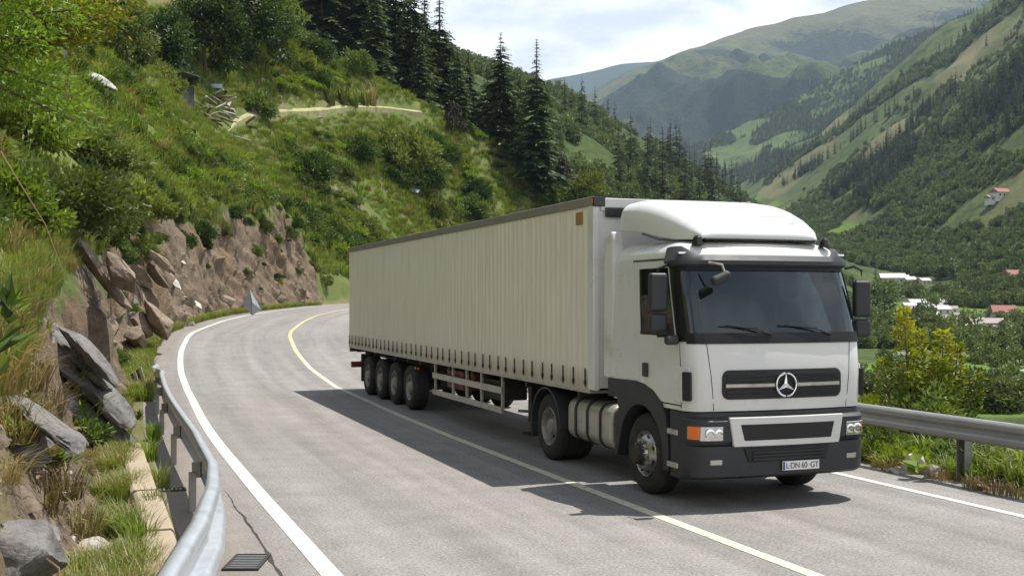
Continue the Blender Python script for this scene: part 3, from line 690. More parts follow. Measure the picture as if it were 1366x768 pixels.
# grille and front details
g = slab(*rr(.84, 1.31, 1.66, .09)[:2], rr(.84, 1.31, 1.66, .09)[2], 26, -.004, .012).build('grille', M['mesh'], truck)
gb = MB()
for z in (1.355, 1.40, 1.545, 1.59):
    s_ = slab(lambda z: u_of_x(-.78, z), lambda z: u_of_x(.78, z), [z - .009, z + .009], 20, .010, .022); gb.add(s_.v, s_.f)
gb.build('grille_slat', M['black'], g)
cbm = MB()
for a, b in ((-.80, -.15), (.15, .80)):
    s_ = slab(lambda z, a=a: u_of_x(a, z), lambda z, b=b: u_of_x(b, z), [1.455, 1.475, 1.495], 12, .010, .03); cbm.add(s_.v, s_.f)
cbm.build('grille_bar', M['alu'], g)
# three-pointed star in a ring
st = MB(); c = Vector((0, yf(1.475) - .04, 1.475)); rad = .138
ring = [c + Vector((rad * math.cos(t), 0, rad * math.sin(t))) for t in np.linspace(0, 2 * math.pi, 41)]
st.tube(ring, .013, 8, cap=False)
for a in (90, 210, 330):
    d = Vector((math.cos(R(a)), 0, math.sin(R(a)))); p = Vector((-d.z, 0, d.x))
    st.add([c + d * rad, c + p * .03 + d * .012, c - p * .03 + d * .012, c + Vector((0, -.022, 0)) + d * .01, c + d * -.01], [(0, 1, 3), (0, 3, 2), (1, 4, 3), (2, 3, 4)])
st.build('star_emblem', M['chrome'], g)
# panel seams of the bonnet and side air scoops
for sg in (-1, 1):
    sm = MB()
    s_ = slab(lambda z, sg=sg: u_of_x(sg * (.935 + .10 * (z - 1.2)), z), lambda z, sg=sg: u_of_x(sg * (.943 + .10 * (z - 1.2)), z), lin(1.18, 1.985, 5), 1, 0, .003); sm.add(s_.v, s_.f); sm.build('panel_seam', M['mesh'], truck)
for sg in (-1, 1):
    s_ = slab(cst(sg * .90), cst(sg * 1.10), lin(1.27, 1.70, 6), 8, -.002, .018); sc_ = s_.build('air_scoop', M['white'], truck, .02, smooth=True)
    s_ = slab(cst(sg * .885), cst(sg * .955), lin(1.30, 1.64, 6), 5, .0, .06); s_.build('scoop_opening', M['mesh'], sc_, .01)
# bumper
BW = 1.262
def bump_pt(x, z, yo=0, w=BW, r=.30, c=.06):
    a = abs(x); sg = -1 if x < 0 else 1; lean = .02 * (1.13 - z)
    if a <= w - r: return Vector((x, lean + c * (a / (w - r)) ** 2 + yo, z))
    q = math.asin(min(1, (a - (w - r)) / r)); return Vector((x, lean + c + r * (1 - math.cos(q)) + yo, z))
def bump_panel(x0, x1, z0, z1, yo, depth, nx=10, nz=4, inset=(0, 0)):
    m = MB(); vo, vi = [], []
    for i in range(nz):
        q = i / (nz - 1); z = z0 + (z1 - z0) * q; a = x0 + inset[0] * (1 - q); b = x1 - inset[1] * (1 - q)
        for j in range(nx + 1):
            x = a + (b - a) * j / nx; vo.append(bump_pt(x, z, yo)); vi.append(bump_pt(x, z, yo + depth))
    n = len(vo); k = nx + 1; f = []
    for i in range(nz - 1):
        for j in range(nx):
            q = (i * k + j, i * k + j + 1, (i + 1) * k + j + 1, (i + 1) * k + j); f += [q, tuple(n + t for t in reversed(q))]
    ring = [j for j in range(k)] + [i * k + nx for i in range(1, nz)] + [(nz - 1) * k + j for j in range(nx - 1, -1, -1)] + [i * k for i in range(nz - 2, 0, -1)]
    for a, b in zip(ring, ring[1:] + ring[:1]): f.append((a, n + a, n + b, b))
    m.add(vo + vi, f); return m
bp = MB(); prof = [(.36, .10), (.40, .02), (.62, 0.0), (.76, .012), (.775, .05), (.80, .05), (.815, .0), (1.06, .0), (1.085, .03), (1.10, .10), (1.155, .105)]
xs = [BW * math.sin(t) for t in np.linspace(-math.pi / 2, math.pi / 2, 41)]
vo = [bump_pt(x, z, o) for (z, o) in prof for x in xs]; k = len(xs); n = len(prof)
f = [(i * k + j, i * k + j + 1, (i + 1) * k + j + 1, (i + 1) * k + j) for i in range(n - 1) for j in range(k - 1)]
back = [Vector((sg * BW, .62, z)) for (z, o) in prof for sg in (-1, 1)]; b0 = len(vo)
f += [(b0 + 2 * i, i * k, (i + 1) * k, b0 + 2 * i + 2) for i in range(n - 1)] + [(i * k + k - 1, b0 + 2 * i + 1, b0 + 2 * i + 3, (i + 1) * k + k - 1) for i in range(n - 1)]
f += [tuple([b0] + list(range(k)) + [b0 + 1])[::-1], tuple([b0 + 2 * n - 2] + [(n - 1) * k + j for j in range(k)] + [b0 + 2 * n - 1])]
f += [(b0 + 2 * i, b0 + 2 * i + 2, b0 + 2 * i + 3, b0 + 2 * i + 1) for i in range(n - 1)]
bp.add(vo + back, f); bumper = bp.build('bumper', M['plastic'], truck, smooth=True)
trim = bump_panel(-.80, .80, .755, 1.105, -.028, .05, 16, 4, (.06, .06)).build('bumper_trim', M['white'], bumper, .012)
bump_panel(-.66, .66, .825, 1.02, -.034, .03, 14, 4, (.05, .05)).build('bumper_grille', M['mesh'], trim, .01)
iv = bump_panel(-.60, .60, .565, .73, -.016, .03, 14, 4, (.06, .06)).build('lower_intake', M['mesh'], bumper, .01)
sl = MB()
for z in (.60, .64, .68): sl.box(-.50, .50, bump_pt(0, z).y - .024, bump_pt(0, z).y - .01, z - .007, z + .007)
sl.build('intake_slat', M['plastic'], iv)
for sg in (-1, 1):
    a, b = sorted((sg * .87, sg * 1.145))
    hl = bump_panel(a, b, .83, 1.0, -.010, .03, 8, 4).build('headlight', M['lens'], truck, .008)
    for xx, rd in ((sg * 1.04, .062), (sg * .93, .055)):
        p = bump_pt(xx, .915, -.012); l_ = MB(); prf = [(-.004, 0.001), (-.010, rd * .6), (-.004, rd), (.01, rd * 1.05)]
        for (dx_, r_) in prf: l_.v += [(p.x + r_ * math.cos(t), p.y + dx_ - .004, p.z + r_ * math.sin(t)) for t in np.linspace(0, 2 * math.pi, 18, endpoint=False)]
        for i in range(3): l_.f += [[i * 18 + j, i * 18 + (j + 1) % 18, (i + 1) * 18 + (j + 1) % 18, (i + 1) * 18 + j] for j in range(18)]
        l_.f.append(list(range(18))); l_.m = [0] * len(l_.f); l_.build('bulb_reflector', M['chrome'], hl, smooth=True)
    sh = bump_panel(a - .015, b + .015, .80, .83, -.014, .03, 8, 2); sh.build('headlight_bezel', M['black'], hl, .004)
    a, b = sorted((sg * 1.145, sg * 1.24)); bump_panel(a, b, .845, 1.0, -.010, .03, 6, 4).build('turn_signal', M['orange'], truck, .006)
    a, b = sorted((sg * .88, sg * 1.03)); fg = bump_panel(a, b, .545, .605, -.008, .03, 6, 3).build('fog_lamp', M['alu'], truck, .006)
# number plate with its blue band and lettering
py_ = bump_pt(0, .50).y - .012
pl = MB().box(-.09, .43, py_ - .012, py_, .45, .56).build('number_plate', M['whitepaint'], truck, .004)
MB().box(-.084, -.060, py_ - .0155, py_ - .0125, .457, .553).build('plate_band', M['blue'], pl)
cu = bpy.data.curves.new('plate_lettering', 'FONT'); cu.body = 'L\u00b7DN 60 \u00b7GT'; cu.size = .098; cu.extrude = .001; cu.align_x = 'LEFT'; cu.space_character = .95
tmp = bpy.data.objects.new('plate_text', cu); COL.objects.link(tmp); bpy.context.view_layer.update()
tm = bpy.data.meshes.new_from_object(tmp.evaluated_get(bpy.context.evaluated_depsgraph_get())); bpy.data.objects.remove(tmp)
tx = obj('plate_lettering', tm, M['ink'], pl, (-.045, py_ - .0145, .472)); tx.rotation_euler = (R(90), 0, 0)
wd_ = max(v.co.x for v in tm.vertices) - min(v.co.x for v in tm.vertices); tx.scale = (.455 / wd_, 1, 1)
# wipers
for x0, x1 in ((-.15, -.75), (.72, .05)):
    wp = MB(); z0 = 2.07
    pts = [cab_pt(u_of_x(x0, z0), z0, .03), cab_pt(u_of_x(x0 + (x1 - x0) * .4, 2.14), 2.14, .045), cab_pt(u_of_x(x1, 2.19), 2.19, .03)]
    wp.tube(pts, [.013, .011, .007], 6)
    wp.tube([cab_pt(u_of_x(x0 + (x1 - x0) * .30, 2.155), 2.155, .018), cab_pt(u_of_x(x1 - .08, 2.185), 2.185, .018)], .009, 6)
    wp.build('wiper', M['black'], truck)
# roof deflector
secs = [(.60, .84, 3.245, 3.33), (.75, .93, 3.245, 3.46), (1.0, 1.0, 3.25, 3.60), (1.3, 1.05, 3.29, 3.72), (1.6, 1.09, 3.36, 3.80), (1.9, 1.10, 3.41, 3.85), (2.2, 1.10, 3.43, 3.875), (2.42, 1.09, 3.44, 3.87)]
fm = MB(); nn_ = 26; vo = []
for (y, w, zb, zt) in secs:
    for j in range(nn_ + 1):
        t = math.pi * (1 - j / nn_); e = .33
        cx = math.copysign(abs(math.cos(t)) ** e, math.cos(t)); cz = abs(math.sin(t)) ** .46
        vo.append((w * cx, y, zb + (zt - zb) * cz))
k = nn_ + 1; f = [(i * k + j, i * k + j + 1, (i + 1) * k + j + 1, (i + 1) * k + j) for i in range(len(secs) - 1) for j in range(nn_)]
f += [tuple(range(k)), tuple((len(secs) - 1) * k + j for j in reversed(range(k)))] + [((i + 1) * k, i * k, i * k + nn_, (i + 1) * k + nn_) for i in range(len(secs) - 1)]
fm.add(vo, f); df = fm.build('roof_deflector', M['white'], truck, .03, smooth=True, seg=3)
dl = MB()   # engraved hatch and foot gasket of the deflector
def df_z(y, x=0): return float(np.interp(y, [s_[0] for s_ in secs], [s_[3] for s_ in secs]))
for y in (.80, .97): dl.add(*(lambda a: (a.v, a.f))(MB().box(-.42, .62, y - .006, y + .006, df_z(y) - .03, df_z(y) + .0)))
dl.build('deflector_hatch_seam', M['mesh'], df)
gk = MB()
gk.tube([(-1.08, 1.75, 3.375), (-1.06, 1.3, 3.275), (-.99, 1.0, 3.252), (-.91, .75, 3.25), (-.80, .585, 3.25), (0, .575, 3.255), (.80, .585, 3.25), (.91, .75, 3.25), (1.0, 1.0, 3.252)], .014, 6)
gk.build('deflector_gasket', M['black'], df)
for x in (-.90, .95):
    m_ = MB(); y = .60; z = 3.19 + .02
    for i, (r_, zz) in enumerate(((.075, 0), (.075, .03), (.055, .035), (.055, .09), (.035, .115), (.001, .12))): m_.v += [(x + r_ * math.cos(t), y + r_ * math.sin(t), z + zz - .03) for t in np.linspace(0, 2 * math.pi, 16, endpoint=False)]
    for i in range(5): m_.f += [[i * 16 + j, i * 16 + (j + 1) % 16, (i + 1) * 16 + (j + 1) % 16, (i + 1) * 16 + j] for j in range(16)]
    m_.m = [0] * len(m_.f); m_.build('roof_beacon', M['black'], truck, smooth=True)
# side fairings behind the cab
for sg in (-1, 1):
    x0, x1 = sorted((sg * 1.08, sg * 1.25)); m_ = MB()
    prof = [(2.305, 1.43), (2.62, 1.43), (2.60, 3.0), (2.55, 3.36), (2.36, 3.44), (2.305, 3.30)]
    m_.prism(prof, 'x', x0, x1); m_.build('side_fairing', M['white_dirty'], truck, .025, smooth=True, seg=3)
    s_ = MB().box(x0 + .01, x1 + (.004 if sg > 0 else -.0), 2.30, 2.325, 1.45, 3.0) if False else None
# arms and mirrors
def mirror(x, y, z0, z1, w, d=.11): return MB().box(x - w / 2, x + w / 2, y - d / 2, y + d / 2, z0, z1)
for sg in (-1, 1):
    x = sg * 1.44 if sg < 0 else 1.385; y = .62 if sg < 0 else .42
    ar = MB(); ar.tube([(sg * 1.20, y + .10, 2.90), (sg * 1.29, y + .03, 2.93), (x, y, 2.88), (x, y, 2.78)], .018, 8)
    ar2 = MB(); ar2.tube([(sg * 1.235, y + .05, 2.06), (x, y, 2.06), (x, y, 2.2)], .018, 8)
    ar.build('mirror_arm', M['black'], truck, smooth=True); ar2.build('mirror_arm', M['black'], truck, smooth=True)
    z_ = 0 if sg < 0 else -.08
    m1 = mirror(x, y, 2.36 + z_, 2.83 + z_, .24).build('mirror', M['plastic'], truck, .04, seg=3)
    m2 = mirror(x, y, 2.10 + z_, 2.335 + z_, .24).build('mirror', M['plastic'], truck, .045, seg=3)
    for mm, z0, z1 in ((m1, 2.40, 2.79), (m2, 2.14, 2.30)): MB().box(x - .095, x + .095, y + .052, y + .06, z0 + z_, z1 + z_).build('mirror_glass', M['chrome'], mm, .006)
p = Vector((-1.36, .42, 2.02)); MB().box(p.x - .09, p.x + .09, p.y - .05, p.y + .05, p.z - .06, p.z + .06).build('kerb_mirror', M['plastic'], truck, .04, seg=3)
fmr = MB(); fmr.box(-.99, -.73, .06, .17, 2.70, 2.82, rot=Matrix.Rotation(R(-24), 3, 'Y') @ Matrix.Rotation(R(15), 3, 'X')); f_ = fmr.build('front_mirror', M['plastic'], truck, .045, seg=3)
MB().tube([(-.93, .28, 2.95), (-.84, .12, 2.92), (-.80, .11, 2.80)], .016, 8).build('front_mirror_arm', M['alu'], f_)
# wheel arch trims, steps
for sg in (-1, 1):
    xo, xi = sg * 1.264, sg * .86
    out = [(2.45, 1.435), (1.62, 1.45), (1.36, 1.43), (1.10, 1.36), (.90, 1.24), (.78, 1.06), (.72, .85), (.70, .40)]
    inn = [(2.45, 1.20), (2.06, 1.16)] if False else []
    ac, az, ar_ = 1.46, .53, .62
    arc = [(ac + ar_ * math.cos(t), az + ar_ * math.sin(t)) for t in np.linspace(math.pi - .05, .25, 16)]
    tail = [(2.16, .40), (2.24, .40), (2.20, .75), (2.12, 1.06), (2.16, 1.19), (2.45, 1.19)]
    poly = out + [(ac - ar_, .40)] + arc[0:] + tail
    fa = MB().prism(poly, 'x', min(xo, xi), max(xo, xi)).build('wheel_arch', M['plastic'], truck, .012)
    a, b = sorted((sg * 1.23, sg * .80)); MB().box(a, b, .40, .715, .345, 1.19).build('step_box', M['plastic'], truck, .01)
    for z in (.50, .90):
        a, b = sorted((sg * 1.225, sg * 1.285)); MB().box(a, b, .44, .70, z - .035, z + .035).build('step', M['alu'], truck, .015)
# chassis under cab and gap
ch = MB()
for x in (-.42, .42): ch.box(x - .05, x + .05, .5, 6.2, .82, 1.06)
ch.box(-.9, .9, .35, 2.25, .62, 1.16); ch.box(-.30, .30, .4, 2.0, .40, .8); ch.box(-.06, .06, 1.4, 4.7, .55, .66); ch.box(-.95, .95, 1.38, 1.54, .44, .56); ch.box(-1.0, 1.0, 4.70, 4.86, .44, .60)
ch.box(-.45, .45, 4.0, 5.6, 1.06, 1.18)
ch.build('chassis_frame', M['steel'], truck)
# cab interior
MB().box(-1.0, 1.0, .55, 1.05, 1.75, 2.04).build('dashboard', M['plastic'], truck, .05)
MB().box(-1.16, 1.16, 1.95, 2.05, 1.3, 3.1).build('cab_back_wall', M['seat'], truck)
MB().box(-1.08, 1.08, .75, 1.95, 2.99, 3.03).build('cab_headliner', M['seat'], truck)
for x in (-.6, .6):
    sb = MB().box(x - .25, x + .25, 1.50, 1.66, 1.75, 2.55); sb.box(x - .13, x + .13, 1.50, 1.62, 2.57, 2.76); sb.box(x - .25, x + .25, 1.0, 1.5, 1.60, 1.76); sb.build('cab_seat', M['seat'], truck, .05)
sw = MB(); c = Vector((.6, .98, 2.10)); ax = Vector((0, -.55, .83)).normalized(); e1 = Vector((1, 0, 0)); e2 = ax.cross(e1)
sw.tube([c + (e1 * math.cos(t) + e2 * math.sin(t)) * .21 for t in np.linspace(0, 2 * math.pi, 25)], .016, 6, cap=False); sw.tube([c, c - ax * .3], .03, 6); sw.tube([c - e1 * .2, c + e1 * .2], .014, 6)
sw.build('steering_wheel', M['black'], truck)
# fuel tank with straps
tk = MB(); rad = [(.10 + 0 * i) for i in range(1)]
def rrect(y0, y1, z0, z1, r, n=6):
    pts = []
    for (cx, cz, a0) in ((y1 - r, z1 - r, 0), (y0 + r, z1 - r, 90), (y0 + r, z0 + r, 180), (y1 - r, z0 + r, 270)):
        for i in range(n + 1): a = R(a0 + 90 * i / n); pts.append((cx + r * math.cos(a), cz + r * math.sin(a)))
    return pts
sec = rrect(-1.19, -.55, .42, 1.04, .17)
tk.prism(sec, 'y', 2.52, 4.05); tank = tk.build('fuel_tank', M['alu'], truck, .05, smooth=True, seg=3)
for y in (2.85, 3.30, 3.72):
    MB().prism(rrect(-1.205, -.535, .405, 1.055, .18), 'y', y - .03, y + .03).build('tank_strap', M['steel'], tank)
MB().prism([(.85 + .14 * math.cos(t), .75 + .22 * math.sin(t)) for t in np.linspace(0, 2 * math.pi, 20, endpoint=False)], 'y', 2.6, 3.9).build('air_tank', M['steel'], truck)
# wheels
NUTS = {}
def wheel(y, sg, x_out, rim_mat, kind, r=.52, wdt=.34):
    w = empty('wheel', (0, 0, 0)); w.parent = truck; w.location = (sg * x_out, y, r)
    o = -sg
    ty = MB(); W_ = wdt
    prof = [(.03, r * .58), (.012, r * .66), (0.0, r * .78), (.012, r * .90), (.04, r * .965), (.055, r * .985)]
    gr = []
    n_g = 4; x = .07
    for i in range(n_g + 1):
        xe = .07 + (W_ - .14) * (i + 1) / (n_g + 1) - .008; gr += [(x, r), (xe, r), (xe + .001, r - .014), (xe + .015, r - .014), (xe + .016, r)]; x = xe + .016
    prof = prof + gr[:-3] + [(W_ - .07, r), (W_ - .05, r * .98), (W_ - .01, r * .9), (W_, r * .78), (W_ - .03, r * .58)]
    ty.lathe_x([(o * a, b) for a, b in prof], 48); t_ = ty.build('tyre', M['rubber'], w, smooth=True)
    rm = MB()
    if kind == 'front':
        pr = [(.03, r * .58), (.015, r * .565), (.04, r * .53), (.05, r * .50), (.0, r * .42), (-.02, r * .37), (-.015, r * .30), (-.05, r * .27), (-.10, r * .25), (-.115, r * .17), (-.12, .001)]
    elif kind == 'drive':
        pr = [(.03, r * .58), (.015, r * .565), (.05, r * .53), (.14, r * .50), (.16, r * .42), (.15, r * .28), (.07, r * .25), (.03, r * .2), (.03, .001)]
    else:
        pr = [(.03, r * .58), (.015, r * .565), (.04, r * .53), (.10, r * .50), (.12, r * .43), (.10, r * .30), (.02, r * .26), (.0, r * .20), (0, .001)]
    rm.lathe_x([(o * a, b) for a, b in pr], 40); rm.build('rim', rim_mat, w, smooth=True)
    xb = {'front': -.02, 'drive': .14, 'trailer': .10}[kind]; key = 'nut_%s_%d' % (kind, sg)
    if key not in NUTS:
        q = MB(); q.lathe_x([(o * .01, .022), (o * -.03, .020), (o * -.035, .001)], 8); NUTS[key] = q.mesh('wheel_nut'); NUTS[key].materials.append(M['alu'] if kind == 'front' else M['steel'])
    for i in range(10):
        a = 2 * math.pi * i / 10; obj('wheel_nut', NUTS[key], None, w, (o * xb, r * .335 * math.cos(a), r * .335 * math.sin(a)))
    if kind == 'front':
        for i in range(8):
            hl = MB(); a = 2 * math.pi * (i + .5) / 8; hl.lathe_x([(o * .02, .028), (o * .012, .028), (o * .012, .001)], 10, (0, r * .455 * math.cos(a), r * .455 * math.sin(a))); hl.build('rim_hole', M['mesh'], w)
        hb = MB(); hb.lathe_x([(o * -.04, r * .275), (o * -.12, r * .245), (o * -.14, r * .2), (o * -.142, .001)], 24); hb.build('hub_cap', M['steel'], w, smooth=True)
    return w
for sg in (-1, 1):
    wheel(1.46, sg, 1.21, M['wheel_alu'], 'front')
    wheel(4.78, sg, 1.22, M['rimgrey'], 'drive', wdt=.62)
    for y in (13.3, 14.75, 16.2, 17.6): wheel(y, sg, 1.23, M['rimgrey'], 'trailer', r=.51, wdt=.38)
# rear mudguard of the tractor
for sg in (-1, 1):
    a, b = sorted((sg * 1.26, sg * .62)); c = (4.78, .52); q = [(c[0] + .62 * math.cos(t), c[1] + .62 * math.sin(t)) for t in np.linspace(R(-5), R(178), 24)]; q2 = [(c[0] + .59 * math.cos(t), c[1] + .59 * math.sin(t)) for t in np.linspace(R(178), R(-5), 24)]
    MB().prism([(c[0] + .62, .30), *q, *q2, (c[0] + .59, .30)], 'x', a, b).build('mudguard', M['plastic'], truck)

# trailer
TY0, TY1, TZ0, TZ1, TW = 2.88, 19.7, 1.27, 3.93, 1.275
tb = MB(); tb.box(-TW + .03, TW - .03, TY0 + .12, TY1, TZ0 + .02, TZ1 - .02); box_ = tb.build('trailer_body', M['white_dirty'], truck, .01)
tr_ = MB(); tr_.box(-TW, TW, TY0, TY0 + .12, TZ0 - .02, TZ1 - .01); fw = tr_.build('trailer_front_wall', M['white'], truck, .012)
for sg in (-1, 1): MB().box(*sorted((sg * (TW - .09), sg * (TW + .015))), TY0 - .012, TY0 + .19, TZ0 - .05, TZ1 + .01).build('corner_post', M['white'], truck, .02)
nf = MB(); nf.box(-TW + .10, TW - .10, TY0 - .03, TY0 - .002, TZ1 - .17, TZ1 + .012); nf.build('front_header', M['white_dirty'], fw, .01)
MB().box(-1.12, -.80, TY0 - .06, TY0 - .032, TZ1 - .26, TZ1 - .12).build('header_lamp_box', M['black'], fw, .015)
MB().box(-TW - .02, -TW + .16, TY0 - .045, TY0 + .02, TZ1 - .11, TZ1 + .03).build('corner_cap', M['black'], truck, .012)
MB().box(-TW - .024, -TW + .01, TY0 - .01, TY0 + .05, TZ1 - .07, TZ1 + .0).build('marker_lamp', M['orange'], truck, .01)
MB().box(-TW - .026, -TW + .01, TY0 + .40, TY0 + .60, TZ1 - .34, TZ1 - .16).build('brown_plate', M['brown_tag'], truck, .008)
M['rail'] = simple('weathered_top_rail', (.22, .205, .18), .6, .2, .2, 3)
for sg in (-1, 1): MB().box(*sorted((sg * (TW - .06), sg * (TW + .022))), TY0 + .0, TY1 + .02, TZ1 - .10, TZ1 + .035).build('top_rail', M['rail'], truck, .015)
def curtain_mat():
    m, t, b, o = new_mat('cream_curtain')
    tc = N(t, 'ShaderNodeTexCoord').outputs['Object']
    n1 = noise_node(t, 1.2, 6, .65, tc); mp = N(t, 'ShaderNodeMapping', inp={3: (1, 7, .45)}); Lk(t, tc, mp.inputs[0]); n2 = noise_node(t, 1.6, 7, .65, mp.outputs[0])
    c = mixc(t, n1.outputs['Fac'], (.71, .67, .57), (.79, .755, .65))
    c = mixc(t, ramp(t, n2.outputs['Fac'], [(.46, 0.0), (.7, .38)]).outputs[0], c, (.44, .40, .32))
    sz = N(t, 'ShaderNodeSeparateXYZ'); Lk(t, tc, sz.inputs[0]); lo = N(t, 'ShaderNodeMapRange', inp={1: 1.75, 2: 1.30}); Lk(t, sz.outputs[2], lo.inputs[0])
    n3 = noise_node(t, 4, 8, .75, mp.outputs[0]); mm = N(t, 'ShaderNodeMath', operation='MULTIPLY'); Lk(t, lo.outputs[0], mm.inputs[0]); Lk(t, n3.outputs['Fac'], mm.inputs[1])
    c = mixc(t, ramp(t, mm.outputs[0], [(.22, 0.0), (.6, .75)]).outputs[0], c, (.27, .22, .15))
    Lk(t, c, b.inputs['Base Color']); b.inputs['Roughness'].default_value = .55
    return m
M['curtain'] = curtain_mat()
ys = np.linspace(TY0 + .14, TY1 - .02, 1100); zs_ = np.concatenate([[TZ0 - .06, TZ0, TZ0 + .27, TZ0 + .30], np.linspace(TZ0 + .5, TZ1 - .08, 10)])
for sg in (-1, 1):
    YY, ZZ = np.meshgrid(ys, zs_, indexing='ij')
    fade = sstep(TZ0 + .1, TZ0 + .5, ZZ) * (1 - .6 * sstep(TZ1 - .5, TZ1 - .1, ZZ))
    ph = YY / .21 * 2 * math.pi + .5 * fbm(YY * .4, ZZ * .1, 1.0, 2)
    X = TW + .008 * fade * np.sin(ph) + .007 * fbm(YY * 1.1, ZZ * .4, 4, 3) + .005 * np.exp(-((ZZ - TZ0 - .285) / .02) ** 2)
    v = np.stack([sg * X, YY, ZZ], -1).reshape(-1, 3); n, k = YY.shape; i = (np.arange(n - 1)[:, None] * k + np.arange(k - 1)[None]).ravel()
    q = np.stack([i, i + 1, i + k + 1, i + k], 1); q = q if sg > 0 else q[:, ::-1]
    cu_ = obj('curtain', mesh_np('curtain', v, q, smooth=True), M['curtain'], truck)
    st0 = MB().box(-.004, .004, -.015, .015, -.13, .13); st0.box(-.010, .010, -.022, .022, -.10, -.04); sme = st0.mesh('strap'); sme.materials.append(M['steel'])
    for i in range(40):
        y = TY0 + .28 + i * (TY1 - TY0 - .4) / 39
        obj('strap', sme, None, cu_, (sg * (TW + .018), y + .02 * math.sin(i * 2.7), TZ0 + .12), 0)
MB().box(-TW - .004, TW + .004, TY0 + .15, TY1, TZ0 - .10, TZ0 - .0605).build('bottom_rail', M['alu'], truck, .006)
tc_ = MB()
for x in (-.5, .5): tc_.box(x - .06, x + .06, TY0 + .6, TY1 - .1, .92, 1.17)
for y in np.arange(3.6, 19.5, 1.1): tc_.box(-1.2, 1.2, y - .04, y + .04, 1.07, 1.165)
for y in (13.3, 14.75, 16.2, 17.6): tc_.box(-.95, .95, y - .07, y + .07, .44, .58); tc_.box(-.62, -.42, y - .5, y + .1, .55, .9); tc_.box(.42, .62, y - .5, y + .1, .55, .9)
tc_.build('trailer_frame', M['steel'], truck)
# side guard, landing legs, box, rear bar
for sg in (-1, 1):
    g = MB(); a, b = sorted((sg * 1.22, sg * 1.25))
    g.box(a, b, 6.9, 11.25, .86, .98); g.box(a, b, 6.9, 11.25, .52, .63)
    guard = g.build('side_guard', M['alu'], truck, .006)
    for y in (6.95, 8.1, 9.0, 9.9, 11.18): MB().box(*sorted((sg * 1.175, sg * 1.219)), y - .03, y + .03, .525, 1.16).build('guard_post', M['alu'], guard)
    for y in (6.3,): 
        l = MB(); l.box(sg * .85 - .09, sg * .85 + .09, y - .08, y + .08, .42, 1.15); l.box(sg * .85 - .06, sg * .85 + .06, y - .06, y + .06, .24, .43); l.box(sg * .85 - .16, sg * .85 + .16, y - .14, y + .14, .2, .24); l.build('landing_leg', M['steel'], truck, .008)
MB().tube([(-1.15, 6.3, .62), (-.9, 6.3, .60), (.9, 6.3, .60)], .025, 8).build('landing_gear_shaft', M['alu'], truck)
MB().box(-1.15, -.62, 9.4, 10.5, .72, 1.10).build('pallet_box', M['redpaint'], truck, .02)
MB().prism([(9.0, .95), (9.14, 1.1), (9.02, 1.13), (8.9, 1.0)], 'x', -1.10, -1.06).build('wheel_chock', M['brown_tag'], truck)
MB().box(-1.12, -.6, 7.3, 8.2, .70, 1.06).build('tool_box', M['steel'], truck, .02)
MB().box(-1.24, 1.24, 19.45, 19.58, .62, .78).build('rear_bar', M['redpaint'], truck, .01)
rb2 = MB(); rb2.box(-.7, -.6, 19.3, 19.6, .75, 1.2); rb2.box(.6, .7, 19.3, 19.6, .75, 1.2); rb2.box(-1.25, 1.25, 19.55, 19.72, 1.06, 1.24); rb2.build('rear_frame', M['steel'], truck)
for sg in (-1, 1):
    MB().box(*sorted((sg * 1.24, sg * .9)), 19.72, 19.76, 1.08, 1.22).build('tail_light', M['red'], truck, .006)
    MB().box(*sorted((sg * 1.24, sg * .84)), 18.22, 18.25, .32, 1.05).build('mudflap', M['rubber'], truck)
    for y in (12.5, 12.75): MB().lathe_x([(0, .03), (-sg * -.02, .03), (-sg * -.025, .001)], 12, (sg * 1.2, y, .98)).build('side_marker', M['orange'], truck)

# ------------------------------------------------------------------ guard rails, kerb, drains
def w_beam(name, s0, s1, d, ztop, tilt, mat, parent, step=.25, face=1, flare=None, big=1.0):
    """W profile swept along the road; face +1 looks to the road (right), tilt(s) leans its face upwards"""
    prof = [(-.035, .155), (.0, .150), (.045, .125), (.055, .085), (.04, .05), (-.005, .025), (-.012, 0), (-.005, -.025), (.04, -.05), (.055, -.085), (.045, -.125), (.0, -.150), (-.035, -.155)]
    ss = np.arange(s0, s1 + 1e-6, step); V = []
    for s in ss:
        x, y = sd_xy(s, d(s) if callable(d) else d); nx = -np.interp(s, RS, RN[:, 0]) * face; ny = -np.interp(s, RS, RN[:, 1]) * face; a = tilt(s)
        zb = float(gz(y)) + ztop - .155 * big; fl = flare(s) if flare else 0
        for (o, h_) in prof:
            o *= big; h_ *= big; oo = o * math.cos(a) + h_ * -math.sin(a); hh = h_ * math.cos(a) + o * math.sin(a)
            V.append((x + nx * (oo - fl), y + ny * (oo - fl), zb + hh))
    k = len(prof); n = len(ss); F_ = [(i * k + j, i * k + j + 1, (i + 1) * k + j + 1, (i + 1) * k + j) for i in range(n - 1) for j in range(k - 1)]
    me = mesh_np(name, np.array(V), np.array(F_), smooth=True); o = obj(name, me, mat, parent)
    m = o.modifiers.new('gauge', 'SOLIDIFY'); m.thickness = .006; return o
def post_mb(s, d, z0, z1, w=.14, dp=.10):
    x, y = sd_xy(s, d); g = float(gz(float(y))); tx, ty = np.interp(s, RS, RT[:, 0]), np.interp(s, RS, RT[:, 1])
    rot = Matrix.Rotation(math.atan2(ty, tx), 3, 'Z'); m = MB()
    # C-shaped post
    for b in ((-w / 2, w / 2, -dp / 2, -dp / 2 + .012), (-w / 2, -w / 2 + .012, -dp / 2 + .0125, dp / 2), (w / 2 - .012, w / 2, -dp / 2 + .0125, dp / 2)):
        m.box(b[0], b[1], b[2], b[3], z0, z1)
    m.v = [tuple(rot @ Vector((p[0], p[1], 0)) + Vector((float(x), float(y), g + p[2]))) for p in m.v]
    return m
